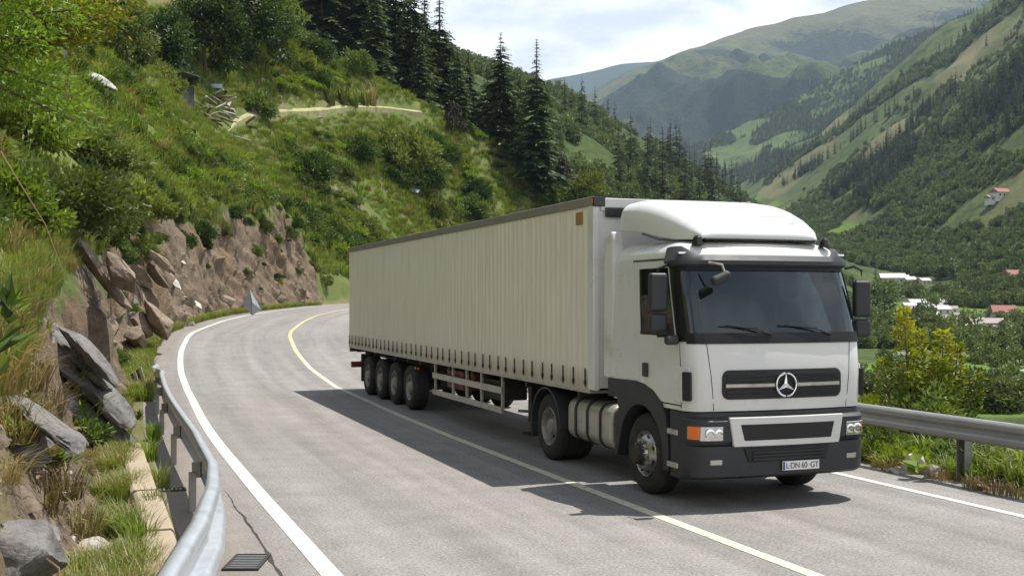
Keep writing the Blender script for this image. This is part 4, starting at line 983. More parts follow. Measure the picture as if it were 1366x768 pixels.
railL = empty('guard_rail', (float(sd_xy(10, .9)[0]), float(sd_xy(10, .9)[1]), 0)); tag(railL, 'curved galvanised guard rail with a crumpled end below the rocky bank', 'guard rail')
RL_INV = Vector(railL.location)
def under(root, o): o.location = -Vector(root.location); o.parent = root; return o
tl = lambda s: R(44) * (1 - float(sstep(7.5, 13.5, s))) + R(3)
crum = lambda s: .16 * float(sstep(29.5, 32.5, s)) + .10 * math.sin(s * 1.9) * float(sstep(28, 31, s))
RLD = lambda s: np.interp(s, [2, 5, 7, 8.5, 10, 11.5, 13, 16], [2.5, 2.15, 1.78, 1.48, 1.18, .97, .84, .76])
under(railL, w_beam('rail_beam', 2, 32.6, RLD, .80, tl, M['galv'], railL, .2, 1, crum, 1.25))
for s in (6.6, 10.6, 14.6, 18.6, 22.6, 26.6, 30.4):
    under(railL, post_mb(s, float(RLD(s)) + .12, -.25, .46, .10, .08).build('post', M['galv_dull'], railL))
    x, y = sd_xy(s, float(RLD(s)) + .07); bb = MB().box(-.05, .05, -.035, .035, -.12, .06); bb.v = [(p[0] + float(x), p[1] + float(y), p[2] + .52 + float(gz(float(y)))) for p in bb.v]; under(railL, bb.build('spacer_block', M['galv_dull'], railL))
# crumpled end terminal: bent striped plate
ep = MB(); x, y = sd_xy(32.8, 1.15); g = float(gz(float(y)))
for i in range(5):
    a0 = (float(x) - .05 - .13 * i, float(y) + .16 * i - .1, g + .70 - .07 * i); 
    ep.add([a0, (a0[0] - .11, a0[1] + .14, a0[2] - .05), (a0[0] - .10 + .12, a0[1] + .16, a0[2] - .46), (a0[0] + .12, a0[1] + .02, a0[2] - .42)], [(0, 1, 2, 3)], i % 2)
epo = under(railL, obj('end_terminal', ep.mesh('end_terminal'), [M['whitepaint'], M['black']], railL)); epo.modifiers.new('gauge', 'SOLIDIFY').thickness = .012
railR = empty('guard_rail', (float(sd_xy(15, -9.1)[0]), float(sd_xy(15, -9.1)[1]), 0)); tag(railR, 'straight grey guard rail on posts beside the lorry, green valley behind it', 'guard rail')
under(railR, w_beam('rail_beam', 6, 70, -9.1, .90, lambda s: R(4), M['galv_dull'], railR, .5, -1))
for s in np.arange(9.1, 70, 4.0): under(railR, post_mb(s, -9.22, -.4, .72, .17, .12).build('post', M['galv_dull'], railR, .004))
# kerb stones behind the left rail
kerbs = []
for i, s in enumerate(np.arange(5.2, 19.8, 2.45)):
    m = MB(); L_ = 2.40
    for q in range(7):
        ss_ = s + L_ * q / 6
        for (dd, zz) in ((1.22, .0), (1.23, .19), (1.26, .22), (1.50, .22), (1.54, .19), (1.55, .0)):
            x, y = sd_xy(ss_, dd + .02 * math.sin(i * 1.7) + float(np.interp(ss_, [4, 8, 12], [.8, .35, .05]))); m.v.append((float(x), float(y), zz + .012 * math.sin(i * 2.1)))
    m.f = [[q * 6 + j, q * 6 + (j + 1) % 6, (q + 1) * 6 + (j + 1) % 6, (q + 1) * 6 + j] for q in range(6) for j in range(6)] + [list(range(6)), [36 + j for j in range(6)]]; m.m = [0] * len(m.f)
    o = m.build('kerb_stone', M['concrete'], None, .01)
    tag(o, 'long pale concrete kerb stone laid behind the left guard rail', 'kerb stone', 'kerb stones behind the left guard rail')
def grate(s, d, w, l, label):
    x, y = sd_xy(s, d); a = math.atan2(np.interp(s, RS, RT[:, 1]), np.interp(s, RS, RT[:, 0]))
    r_ = empty('drain_grate', (float(x), float(y), 0), 0.02 if d < 1 else a); tag(r_, label, 'drain grate')
    fr_ = MB()
    for b in ((-w / 2, w / 2, -l / 2, -l / 2 + .03), (-w / 2, w / 2, l / 2 - .03, l / 2), (-w / 2, -w / 2 + .03, -l / 2 + .0301, l / 2 - .0301), (w / 2 - .03, w / 2, -l / 2 + .0301, l / 2 - .0301)): fr_.box(*b, .004, .022)
    fr_.build('frame', M['steel'], r_); MB().box(-w / 2 + .0301, w / 2 - .0301, -l / 2 + .0301, l / 2 - .0301, .003, .008).build('pit', M['mesh'], r_)
    bb = MB()
    for q in np.linspace(-l / 2 + .07, l / 2 - .07, 8): bb.box(-w / 2 + .031, w / 2 - .031, q - .014, q + .014, .0081, .02)
    bb.build('grating', M['galv_dull'], r_)
grate(11.7, .66, .34, .62, 'rectangular slotted drain grate in the shoulder in front of the left rail')
grate(16.2, 1.12, .2, .5, 'small drain grate tucked between the left rail and the kerb')

# ------------------------------------------------------------------ vegetation prototypes
def unit(v): return v / (np.linalg.norm(v, axis=-1, keepdims=True) + 1e-9)
def leaves(c, d, L, Wd, rg, fold=.18, up=None, tint=None):
    n = len(c); d = unit(d); r = unit(rg.normal(size=(n, 3))) if up is None else up
    sd_ = unit(np.cross(d, r)); nn = np.cross(sd_, d); L = np.broadcast_to(L, n)[:, None]; Wd = np.broadcast_to(Wd, n)[:, None]
    v = np.stack([c, c + d * L * .45 + sd_ * Wd / 2 + nn * Wd * fold, c + d * L, c + d * L * .45 - sd_ * Wd / 2 + nn * Wd * fold], 1).reshape(-1, 3)
    f = np.arange(4 * n).reshape(-1, 4); t = rg.random(n) if tint is None else tint
    return v, f, np.repeat(t, 4)
def join(parts):
    V, F_, T, b = [], [], [], 0
    for v, f, t in parts: V.append(v); F_.append(f + b); T.append(t); b += len(v)
    return np.concatenate(V), np.concatenate(F_), np.concatenate(T)
def clump_points(rg, rx, ry, rz, k, n, spread, low=.0, zc=None):
    """leaf base points and outward directions gathered in k clumps through an ellipsoid crown"""
    u = unit(rg.normal(size=(k, 3))); u[:, 2] = np.abs(u[:, 2]) * 1.0 - low * rg.random(k)
    rad = rg.uniform(.45, 1.0, (k, 1)) ** .6
    wob = .72 + .5 * vnoise(u[:, 0] * 2.2 + 9, u[:, 1] * 2.2, u[:, 2] * 2.2)[:, None]
    cc = u * rad * wob * np.array([rx, ry, rz]); cs = rg.uniform(.6, 1.35, k) * spread
    i = rg.integers(0, k, n); o = unit(rg.normal(size=(n, 3))) * (rg.random((n, 1)) ** .45)
    p = cc[i] + o * cs[i][:, None] * np.array([1, 1, .75]); tone = rg.random(k)
    d = unit(o + .5 * u[i] + np.array([0, 0, .25]) + .5 * rg.normal(size=(n, 3)))
    return p, d, tone[i], cc
def bush_mesh(name, seed, rx, rz, k, n, L, Wd, mat, spread=None, low=.15):
    rg = np.random.default_rng(seed); p, d, tn, cc = clump_points(rg, rx, rx * rg.uniform(.85, 1.15), rz, k, n, spread or rx * .32, low)
    p[:, 2] = np.maximum(p[:, 2] + rz * .12, .0)
    v, f, t = leaves(p, d, L * rg.uniform(.6, 1.3, n), Wd * rg.uniform(.7, 1.2, n), rg, tint=np.clip(.6 * tn + .5 * rg.random(n) - .05, 0, 1))
    me = mesh_np(name, v, f, {'tint': t}); me.materials.append(mat); return me
def trunk_mb(pts, r0, r1, n=7):
    k = len(pts); return MB().tube(pts, [r0 + (r1 - r0) * i / (k - 1) for i in range(k)], n)
def round_tree(name, seed, H, rx, k, n, L, Wd, mat, trunk_h=.3):
    """returns (trunk mesh, crown mesh)"""
    rg = np.random.default_rng(seed); rz = H * (1 - trunk_h) / 2; p, d, tn, cc = clump_points(rg, rx, rx, rz, k, n, rx * .33, 1.6)
    zc = H - rz; p[:, 2] += zc; cc = cc + np.array([0, 0, zc])
    v, f, t = leaves(p, d, L * rg.uniform(.6, 1.3, n), Wd * rg.uniform(.7, 1.2, n), rg, tint=np.clip(.6 * tn + .5 * rg.random(n) - .05, 0, 1))
    cr = mesh_np(name + '_crown', v, f, {'tint': t}); cr.materials.append(mat)
    m = trunk_mb([(0, 0, -.3), (.03 * H, .02 * H, H * .3), (0, .03 * H, H * .6), (0, 0, H * .85)], H * .022, H * .006)
    for c in cc[:14]: m.tube([(.02 * H, .02 * H, H * (.25 + .3 * rg.random())), tuple((c + np.array([0, 0, c[2]])) / 2 * np.array([.6, .6, 1])), tuple(c)], [H * .009, H * .006, H * .002], 5)
    tm = m.mesh(name + '_trunk', True); tm.materials.append(M['bark']); return tm, cr
def conifer(name, seed, H, Rb, whorls, br, tw, thin_top=.0, bare=.06, wid=1.0):
    rg = np.random.default_rng(seed); B, D, LL, WW, T = [], [], [], [], []
    for w in range(whorls):
        q = (w + rg.random()) / whorls; hgt = H * (bare + (1 - bare) * q)
        shape = (1 - q) ** .66 * (.62 + .38 * min(1, q * 5 + .2))
        if thin_top and q > 1 - thin_top: shape *= .55
        for b_ in range(br):
            if rg.random() < .08: continue
            L_ = max(Rb * shape * rg.uniform(.62, 1.15), .12 * Rb * .3); az = rg.random() * 2 * math.pi; dr = rg.uniform(.10, .38) + .25 * (1 - q)
            bd = np.array([math.cos(az), math.sin(az), 0]); sd_ = np.array([-bd[1], bd[0], 0]); nt_ = max(3, int(tw * (L_ / Rb) ** .6)); tn = rg.random()
            for i in range(nt_):
                u = (i + .6) / nt_; pos = np.array([0, 0, hgt]) + bd * L_ * u + np.array([0, 0, -dr * L_ * u ** 1.5 + .10 * L_ * max(0, u - .7)])
                for sg in (-1, 1):
                    B.append(pos); D.append(bd * .65 + sd_ * sg * (.75 - .4 * u) + np.array([0, 0, -.35 * rg.random() - .1])); l = L_ * (.42 - .22 * u) * rg.uniform(.7, 1.25) + .02 * Rb; LL.append(l); WW.append(l * .42 * wid); T.append(.55 * tn + .45 * rg.random())
            B.append(np.array([0, 0, hgt])); D.append(bd + np.array([0, 0, -dr * .7])); LL.append(L_ * .97); WW.append(L_ * .2 * wid); T.append(tn * .6)
    n = len(B); up = np.tile(np.array([0., 0, 1]), (n, 1)) + .35 * rg.normal(size=(n, 3))
    v, f, t = leaves(np.array(B), np.array(D), np.array(LL), np.array(WW), rg, .10, unit(up), np.clip(T, 0, 1))
    cr = mesh_np(name + '_crown', v, f, {'tint': t}); cr.materials.append(M['needle'])
    tm = trunk_mb([(0, 0, -.02 * H), (0, 0, H * .5), (0, 0, H * .99)], H * .014, H * .002).mesh(name + '_trunk', True); tm.materials.append(M['bark']); return tm, cr
M['needle_far'] = leaf_mat('far_conifer_needles', (.034, .056, .03), (.08, .11, .052), .2, .6, .015, .3)
def merge_tree(name, tm, cr):
    nv = len(tm.vertices); tv = np.empty(nv * 3, np.float32); tm.vertices.foreach_get('co', tv); fl = [[i for i in p.vertices] for p in tm.polygons]
    cvn = len(cr.vertices); cv = np.empty(cvn * 3, np.float32); cr.vertices.foreach_get('co', cv); t = np.empty(cvn, np.float32); cr.attributes['tint'].data.foreach_get('value', t)
    q = [f for f in fl if len(f) == 4]; cf = np.arange(cvn).reshape(-1, 4) + nv
    me = mesh_np(name, np.concatenate([tv.reshape(-1, 3), cv.reshape(-1, 3)]), [np.array(q), cf], {'tint': np.concatenate([np.zeros(nv), t])}, mat_idx=[1] * len(q) + [0] * len(cf))
    me.materials.append(cr.materials[0]); me.materials.append(M['bark']); return me
def tuft_mesh(name, seed, n, hgt, spread, wd, mat, lean=.6, droop=.5):
    rg = np.random.default_rng(seed); a = rg.random(n) * 2 * math.pi; r = spread * rg.random(n) ** .5
    b = np.stack([r * np.cos(a), r * np.sin(a), -.03 * hgt + 0 * r], 1); H = hgt * rg.uniform(.5, 1.15, n); a2 = a + rg.normal(size=n) * .8
    out = np.stack([np.cos(a2), np.sin(a2), 0 * a], 1) * (lean * rg.uniform(.1, 1, n) * H)[:, None]; sd_ = np.stack([-np.sin(a2), np.cos(a2), 0 * a], 1) * (wd * rg.uniform(.6, 1.2, n))[:, None] / 2
    m1 = b + out * .35 + np.array([0, 0, 1]) * (H * .6)[:, None]; tp = b + out + np.array([0, 0, 1]) * (H * (1 - droop * .5 * rg.random(n)))[:, None]
    v = np.stack([b - sd_, b + sd_, m1 + sd_ * .8, m1 - sd_ * .8, tp], 1).reshape(-1, 3); i = np.arange(n)[:, None] * 5
    me = mesh_np(name, v, [np.concatenate([i, i + 1, i + 2, i + 3], 1), np.concatenate([i + 3, i + 2, i + 4], 1)], {'tint': np.repeat(rg.random(n), 5)}); me.materials.append(mat); return me
def scatter_stuff(name, pts, scl, rot, protos, label=None, tilt=None, pick=None):
    """one stuff object: prototype meshes instanced on its own points by geometry nodes"""
    me = bpy.data.meshes.new(name); n = len(pts); me.vertices.add(n); me.vertices.foreach_set('co', np.asarray(pts, np.float32).ravel())
    for k_, a, ty in (('scl', scl, 'FLOAT'), ('rotz', rot, 'FLOAT'), ('pick', rng.integers(0, len(protos), n) if pick is None else pick, 'INT')):
        at = me.attributes.new(k_, ty, 'POINT'); at.data.foreach_set('value', np.asarray(a, np.int32 if ty == 'INT' else np.float32))
    o = obj(name, me); o['kind'] = 'stuff'
    if label: o['label'] = label
    col = bpy.data.collections.new(name + '_kinds')
    for i, pm in enumerate(protos): po = bpy.data.objects.new('%s_kind_%02d' % (name, i), pm); col.objects.link(po)
    g = bpy.data.node_groups.new(name, 'GeometryNodeTree')
    g.interface.new_socket('Geometry', in_out='INPUT', socket_type='NodeSocketGeometry'); g.interface.new_socket('Geometry', in_out='OUTPUT', socket_type='NodeSocketGeometry')
    gi = g.nodes.new('NodeGroupInput'); go = g.nodes.new('NodeGroupOutput'); ci = g.nodes.new('GeometryNodeCollectionInfo'); ci.inputs['Collection'].default_value = col
    ci.inputs['Separate Children'].default_value = True; ci.inputs['Reset Children'].default_value = True
    ip = g.nodes.new('GeometryNodeInstanceOnPoints'); ip.inputs['Pick Instance'].default_value = True
    def na(nm, ty): a = g.nodes.new('GeometryNodeInputNamedAttribute'); a.data_type = ty; a.inputs['Name'].default_value = nm; return a.outputs['Attribute']
    cx = g.nodes.new('ShaderNodeCombineXYZ'); Lk(g, na('rotz', 'FLOAT'), cx.inputs[2])
    Lk(g, gi.outputs[0], ip.inputs['Points']); Lk(g, ci.outputs[0], ip.inputs['Instance']); Lk(g, na('pick', 'INT'), ip.inputs['Instance Index']); Lk(g, cx.outputs[0], ip.inputs['Rotation']); Lk(g, na('scl', 'FLOAT'), ip.inputs['Scale'])
    Lk(g, ip.outputs[0], go.inputs[0]); md = o.modifiers.new('scatter', 'NODES'); md.node_group = g
    return o
def plant(name, me, loc, sc, label, cat, group=None, rz=None):
    o = obj(name, me, None, None, loc, rng.random() * 6.28 if rz is None else rz, sc); return tag(o, label, cat, group)
def tree(name, tm, cr, loc, sc, label, cat, group=None):
    e = empty(name, loc, rng.random() * 6.28, sc); obj('trunk', tm, None, e); obj('crown', cr, None, e); return tag(e, label, cat, group)

G = M
BUSH = [bush_mesh('shrub_mesh', 11 + i, 1.0, .85 + .12 * (i % 3), 26 + 4 * (i % 4), 2600, .17, .085, G[m]) for i, m in enumerate(['lf_green', 'lf_olive', 'lf_dark', 'lf_green', 'lf_bright', 'lf_olive', 'lf_dark', 'lf_green'])]
LOW = [bush_mesh('ground_cover_mesh', 40 + i, 1.0, .45, 20, 700, .26, .11, G[m]) for i, m in enumerate(['lf_green', 'lf_bright', 'lf_olive', 'lf_green', 'lf_dark'])]
TUFT = [tuft_mesh('tuft_mesh', 60 + i, 46, 1.0, .45, .07, G[m], .9, .6) for i, m in enumerate(['grass', 'grass', 'lf_bright', 'grass', 'grass_dry'])]
FINE = [tuft_mesh('fine_tuft_mesh', 70 + i, 60, .22, .12, .009, G[m], .8, .5) for i, m in enumerate(['grass', 'grass', 'lf_bright', 'grass_dry'])]
RT_ = [round_tree('round_tree', 80 + i, 10, 3.6, 40, 5200, .50, .27, G[m], .18) for i, m in enumerate(['lf_dark', 'lf_green', 'lf_dark'])]
CON = [conifer('conifer', 90 + i, 24, (5.6, 4.6, 5.0, 5.2)[i], 60, 8, 9, thin, .04) for i, thin in enumerate([.12, .25, .05, .15])]
CONF = [conifer('far_conifer', 97 + i, 20, 3.3, 22, 6, 3, 0, .03, 1.5) for i in range(3)]
for _c in CONF: _c[1].materials.clear(); _c[1].materials.append(M['needle_far'])
FCON = [merge_tree('far_conifer_mesh', *c) for c in CONF]
FRND = [merge_tree('far_round_mesh', *round_tree('far_round', 105 + i, 8, 3.4, 26, 620, 1.0, .62, G['lf_far'], .08)) for i in range(4)]

# ------------------------------------------------------------------ the trodden path across the slope
pp = []
for px, py in ((255, 176), (290, 165), (320, 157), (355, 152), (400, 148), (450, 144), (500, 140), (535, 146), (565, 152), (592, 147)):
    p = hit_left(px, py)
    if p: pp.append(Vector(p))
PATHP = np.array([a.lerp(b, q / 8) for a, b in zip(pp, pp[1:]) for q in range(8)])
for _ in range(14): PATHP[1:-1] = (PATHP[:-2] + 2 * PATHP[1:-1] + PATHP[2:]) / 4
tg = np.gradient(PATHP[:, :2], axis=0); tg /= np.linalg.norm(tg, axis=1)[:, None]; nv = np.stack([-tg[:, 1], tg[:, 0]], 1)
m = MB(); wdp = .36 + .12 * vnoise(np.arange(len(PATHP)) * .4, 0 * np.arange(len(PATHP)))
zz_ = left_xy(PATHP[:, 0], PATHP[:, 1]) + .34
for _ in range(30): zz_[1:-1] = (zz_[:-2] + 2 * zz_[1:-1] + zz_[2:]) / 4
for sg, off in ((-1, -.32), (-1, 0), (1, .22), (1, -.32)):
    pass
for i, q in enumerate(PATHP):
    for sg, off in ((-1, -1.2), (-1, -.30), (1, .12), (1, -1.2)): m.v.append((q[0] + nv[i, 0] * sg * wdp[i], q[1] + nv[i, 1] * sg * wdp[i], zz_[i] + off))
n = len(PATHP); m.f = [[4 * i + j, 4 * i + (j + 1) % 4, 4 * i + 4 + (j + 1) % 4, 4 * i + 4 + j] for i in range(n - 1) for j in range(4)]; m.m = [0] * len(m.f)
M['path'] = simple('dry_trodden_earth', (.34, .32, .16), .9, 0, .25, 2, dirt=((.14, .16, .05), 1.2, .45))
o = m.build('path', M['path']); o['kind'] = 'structure'
def off_path(x, y, r=1.6):
    return ((np.asarray(x)[:, None] - PATHP[:, 0]) ** 2 + (np.asarray(y)[:, None] - PATHP[:, 1]) ** 2).min(1) > r * r
HEAPS = [(p[0], p[1], r_) for p, r_ in ((hit_left(288, 146), 4.6), (hit_left(235, 136), 4.2)) if p]
def off_heap(x, y):
    k_ = np.ones(len(np.atleast_1d(x)), bool)
    for hx, hy, hr in HEAPS: k_ &= ((np.asarray(x) - hx) ** 2 + ((np.asarray(y) - hy) * .6) ** 2) > hr * hr
    return k_
def clear_view(x, y, z, h=1.2):
    """false for growth that would stand between the path and the road below it"""
    px_ = x / y; t_ = PATHP[:, 0] / PATHP[:, 1]; o_ = np.argsort(t_); pe = np.interp(px_, t_[o_], ((zz_ - CAMZ) / PATHP[:, 1])[o_], left=9, right=9); py_ = np.interp(px_, t_[o_], PATHP[o_, 1])
    return ~((y < py_) & ((z + h - CAMZ) / y > pe) & (y > py_ - 22))

# ------------------------------------------------------------------ left hillside growth
def rand_left(n, s0, s1, d0, d1, pw=1.6):
    s = rng.uniform(s0, s1, n); d = d0 + (d1 - d0) * rng.random(n) ** pw; x, y = sd_xy(s, d); z, rock = left_z(s, d, x, y); return s, d, x, y, z, rock
def in_view(x, y, m=.06): return (y > 3) & (np.abs(x / y) < .455 + m)
# grass tufts and leafy ground cover (nobody could count them)
s, d, x, y, z, rk = rand_left(36000, 6, 184, 2.6, 85, 1.3)
k = (rk < .35) & (y > 27) & in_view(x, y) & (vnoise(x * .22, y * .22, 3) > .22) & off_path(x, y) & off_heap(x, y) & clear_view(x, y, z, .8); x, y, z, d = x[k], y[k], z[k], d[k]
scatter_stuff('hill_grass', np.stack([x, y, z - .05], 1), rng.uniform(.35, 1.05, len(x)) * np.clip(.45 + y / 90, .4, 1.1), rng.random(len(x)) * 6.28, TUFT, pick=np.where(rng.random(len(x)) < .05, 4, rng.integers(0, 4, len(x))))
s, d, x, y, z, rk = rand_left(20000, 12, 184, 4.0, 90, 1.2)
k = (rk < .3) & in_view(x, y) & (fbm(x * .12, y * .12, 5, 3) > -.02) & off_path(x, y, 2) & off_heap(x, y) & clear_view(x, y, z, .7); x, y, z = x[k], y[k], z[k]
scatter_stuff('ground_cover', np.stack([x, y, z - .1], 1), rng.uniform(.4, 1.25, len(x)) * np.clip(.35 + y / 110, .35, 1.2), rng.random(len(x)) * 6.28, LOW)
# fine roadside grass
s, d, x, y, z, rk = rand_left(16000, 5, 40, 1.58, 3.2, 1.2)
k = (rk < .4) & in_view(x, y) & (vnoise(x * .9, y * .9, 3) > .30); x, y, z, s, d = x[k], y[k], z[k], s[k], d[k]
scatter_stuff('roadside_grass', np.stack([x, y, z - .01], 1), rng.uniform(.6, 1.5, len(x)), rng.random(len(x)) * 6.28, FINE)
s, d, x, y, z, rk = rand_left(5000, 30, 100, 1.05, 2.2, 1.0); k = (rk < .5)
scatter_stuff('roadside_grass', np.stack([x, y, z - .01], 1)[k], rng.uniform(1.0, 2.2, k.sum()), rng.random(k.sum()) * 6.28, FINE)
s, d, x, y, z, rk = rand_left(9000, 6, 34, 2.4, 14, 1.4)
k = (rk < .4) & in_view(x, y) & (vnoise(x * .6, y * .6, 3) > np.where(s < 27, .55, .35)); x, y, z = x[k], y[k], z[k]
scatter_stuff('bank_grass', np.stack([x, y, z - .03], 1), rng.uniform(.9, 2.2, len(x)), rng.random(len(x)) * 6.28, FINE)
s, d, x, y, z, rk = rand_left(60000, 60, 184, 6, 75, 1.2)
k = (rk < .2) & in_view(x, y) & off_path(x, y, .75) & (~off_path(x, y, 7) | ~off_heap(x, y) | (vnoise(x * .3, y * .3, 5) > .6)); x, y, z = x[k], y[k], z[k]
scatter_stuff('slope_grass', np.stack([x, y, z - .03], 1), rng.uniform(1.6, 3.2, len(x)), rng.random(len(x)) * 6.28, FINE, pick=np.where(rng.random(len(x)) < .10, 3, rng.integers(0, 3, len(x))))
# shrubs, each a thing
s, d, x, y, z, rk = rand_left(1300, 26, 184, 5, 90, 1.05)
k = np.nonzero((rk < .15) & in_view(x, y, .02) & (fbm(x * .06, y * .06, 2, 3) > -.02) & off_path(x, y, 2.6) & off_heap(x, y) & clear_view(x, y, z, 2.4))[0][:270]
for i in k:
    sc = rng.uniform(.8, 1.9) * (.55 + y[i] / 150)
    plant('shrub', BUSH[(2, 6, 0, 2, 5, 6, 3, 1, 7, 2)[rng.integers(0, 10)]], (x[i], y[i], z[i] - .2 * sc), sc, 'leafy green shrub growing among many others on the grassy left hillside', 'shrub', 'shrubs on the left hillside')
# overhanging scrub along the top of the rock face
for q in range(96):
    s_ = rng.uniform(36, 106); w_ = .9 + .2 * float(CLH(s_)); d_ = 1.15 + w_ * rng.uniform(.62, 1.25) if q % 5 else 1.15 + w_ * rng.uniform(.35, .6)
    x_, y_ = sd_xy(s_, d_); z_ = float(left_z(np.array([s_]), np.array([d_]), np.array([x_]), np.array([y_]))[0][0]); sc = rng.uniform(.35, .95) * (1 if q % 5 else .45)
    plant('shrub', BUSH[(0, 2, 6, 5, 3, 2, 7)[q % 7]], (float(x_), float(y_), z_ - .45 * sc), sc, 'scrub hanging over the brow or clinging to the tan rock face', 'shrub', 'scrub along the brow of the rock face')
# big round bushes that stand out
for px, py, sc, me, lb in ((410, 235, 3.4, 6, 'large dark round bush in the middle of the left hillside'), (545, 225, 4.6, 5, 'broad greyish olive bush halfway up the left hillside'), (340, 150, 2.6, 0, 'rounded green bush just right of the plank heap'), (760, 240, 4.2, 4, 'bright round bush below the two tallest conifers')):
    p = hit_left(px, py)
    if p: plant('shrub', BUSH[me], (p[0], p[1], p[2] - .4), sc, lb, 'shrub')
# trees above the slope on the left
for px, py, sc, kd, lb in ((215, 110, .9, 0, 'dark leafy tree at the top left of the slope, nearest the frame edge'), (275, 98, 1.05, 2, 'olive leafy tree on the upper slope above the hut'), (335, 85, 1.0, 0, 'dense dark leafy tree on the upper slope beside the conifers'), (165, 95, .8, 1, 'mid green tree standing behind the yellow branches'), (375, 70, .7, 1, 'small rounded tree at the edge of the conifer stand')):
    p = hit_left(px, py)
    if p: tree('leafy_tree', *RT_[kd], (p[0], p[1], p[2] - .3), sc * p[1] / 118, lb, 'tree')
# conifers on the crest: (px of the trunk, depth, height in px of the photo at that depth, kind, label)
def conifer_at(px, Y, top_py, kd, lb, grp=None):
    p = left_at(px, Y); top = CAMZ + (HOR - top_py) / F * Y; H = max(6, top - p[2] + .6); tree('conifer', *CON[kd], (p[0], p[1], p[2] - .6), H / 24, lb, 'conifer', grp)
conifer_at(668, 172, 42, 0, 'tall broad conifer, left one of the pair standing on the crest')
conifer_at(716, 168, 50, 1, 'tall slender conifer with a sparse top, right one of the pair on the crest')
conifer_at(586, 186, -25, 1, 'tallest conifer at the right end of the dark stand, its top against the sky')
for px, Y, tp, kd in ((400, 186, -150, 0), (428, 178, -120, 2), (455, 190, -130, 1), (480, 182, -100, 0), (505, 192, -85, 3), (528, 186, -50, 2), (548, 180, -30, 0), (566, 194, -20, 3), (610, 180, 60, 2), (625, 190, 66, 0), (415, 200, -130, 3), (442, 203, -120, 0), (470, 206, -110, 2), (495, 204, -70, 0), (520, 205, -60, 1), (385, 195, -160, 2), (650, 186, 86, 3), (694, 184, 96, 2), (540, 207, -15, 2), (560, 172, 40, 2), (500, 172, -20, 3)):
    conifer_at(px, Y, tp, kd, 'dark conifer in the dense stand on the crest of the left hill', 'conifers of the dark stand on the crest')
# palms of dry upright leaves
SP = [tuft_mesh('spiky_plant_mesh', 130 + i, 34, 1.0, .16, .11, G[m], .55, .25) for i, m in enumerate(['lf_olive', 'grass_dry', 'grass'])]
for px, py in ((440, 138), (458, 140), (472, 142), (486, 142), (497, 140), (418, 108), (432, 112)):
    p = hit_left(px, py)
    if p: plant('spiky_plant', SP[1 if px % 2 else 0], (p[0], p[1], p[2] - .2), 3.2, 'tall brownish spiky plant in the row above the path', 'plant', 'row of brown spiky plants above the path')
# hut and plank heap
def at_hill(px, py, up=0):
    p = hit_left(px, py)
    while p is None: py += 4; p = hit_left(px, py)
    return Vector((p[0], p[1], p[2] + up))
p = at_hill(235, 134); hut = empty('hut', p + Vector((0, 0, .75)), R(-18)); tag(hut, 'low dark hut with a sheet roof on the upper left slope', 'hut')
q = p.y / 95
MB().box(-1.15 * q, 1.1 * q, -.8 * q, .9 * q, -1.6, .62 * q).build('wall', M['darkroof'], hut)
rf_ = MB()
for k_, (a0, b0, c0) in enumerate(((-1.6, -.55, .05), (-.56, .5, .0), (.49, 1.55, .06))): rf_.prism([(a0 * q, (.72 + .20 * (a0 + 1.6) + c0) * q), (b0 * q, (.72 + .20 * (b0 + 1.6) + c0) * q), (b0 * q, (.78 + .20 * (b0 + 1.6) + c0) * q), (a0 * q, (.78 + .20 * (a0 + 1.6) + c0) * q)], 'y', (-1.25 - .1 * c0) * q, 1.2 * q)
rf_.build('roof', simple('dull_grey_roof', (.10, .10, .105), .8, 0, .4, 3), hut)
MB().box(-.35 * q, .35 * q, -.86 * q, -.801 * q, -.5, .5 * q).build('door', M['wood'], hut)
p = at_hill(286, 118, .1); o = MB().box(-.75, .75, -.5, .5, .0, .38, 0, Matrix.Rotation(.25, 3, 'X')).build('white_box', M['bluetarp'], None, .03); o.location = p; o.rotation_euler[2] = .2; tag(o, 'pale blue-white crate at the top of the plank heap', 'crate')
for px, py, l, a in ((292, 132, 2.4, .3), (282, 140, 2.0, 1.0), (298, 143, 2.6, -.3), (288, 150, 2.2, .5), (300, 153, 2.0, .1), (276, 152, 1.8, -.6), (294, 160, 2.4, .2), (280, 162, 2.2, -.2), (307, 160, 1.6, .7), (286, 128, 1.8, -.4), (272, 146, 2.0, .2), (310, 150, 1.6, -.8), (329, 168, 2.4, -.5), (333, 172, 2.3, -.55), (312, 186, 3.0, .3), (280, 156, 2.2, .9), (296, 138, 2.0, -.9), (284, 134, 1.4, .1), (290, 144, 1.3, -.7), (302, 148, 1.5, .6), (276, 158, 1.2, 1.2), (286, 165, 1.6, -.1), (296, 154, 1.2, .9), (270, 138, 1.1, -.5), (305, 142, 1.2, 1.4), (265, 150, 1.4, .4), (299, 126, 1.3, -1.1)):
    p = at_hill(px, py, .25); l *= 1.15; o = MB().box(-l / 2, l / 2, -.16, .16, -.06, .06).build('plank', M['wood'] if (px + py) % 3 else M['rock_pale'], None, .01); o.location = p; o.rotation_euler = (rng.uniform(-.7, .3), rng.uniform(-.55, .55), a + rng.uniform(-.3, .3)); tag(o, 'weathered plank lying in the loose heap beside the hut', 'plank', 'planks of the heap beside the hut')
p = at_hill(550, 256, .15); o = MB().box(-.9, .9, -.45, .45, 0, .1).build('sheet', M['bluetarp'], None, .02); o.location = p; o.rotation_euler = (.5, .15, -.2); tag(o, 'small pale blue sheet lying in the green slope', 'sheet')
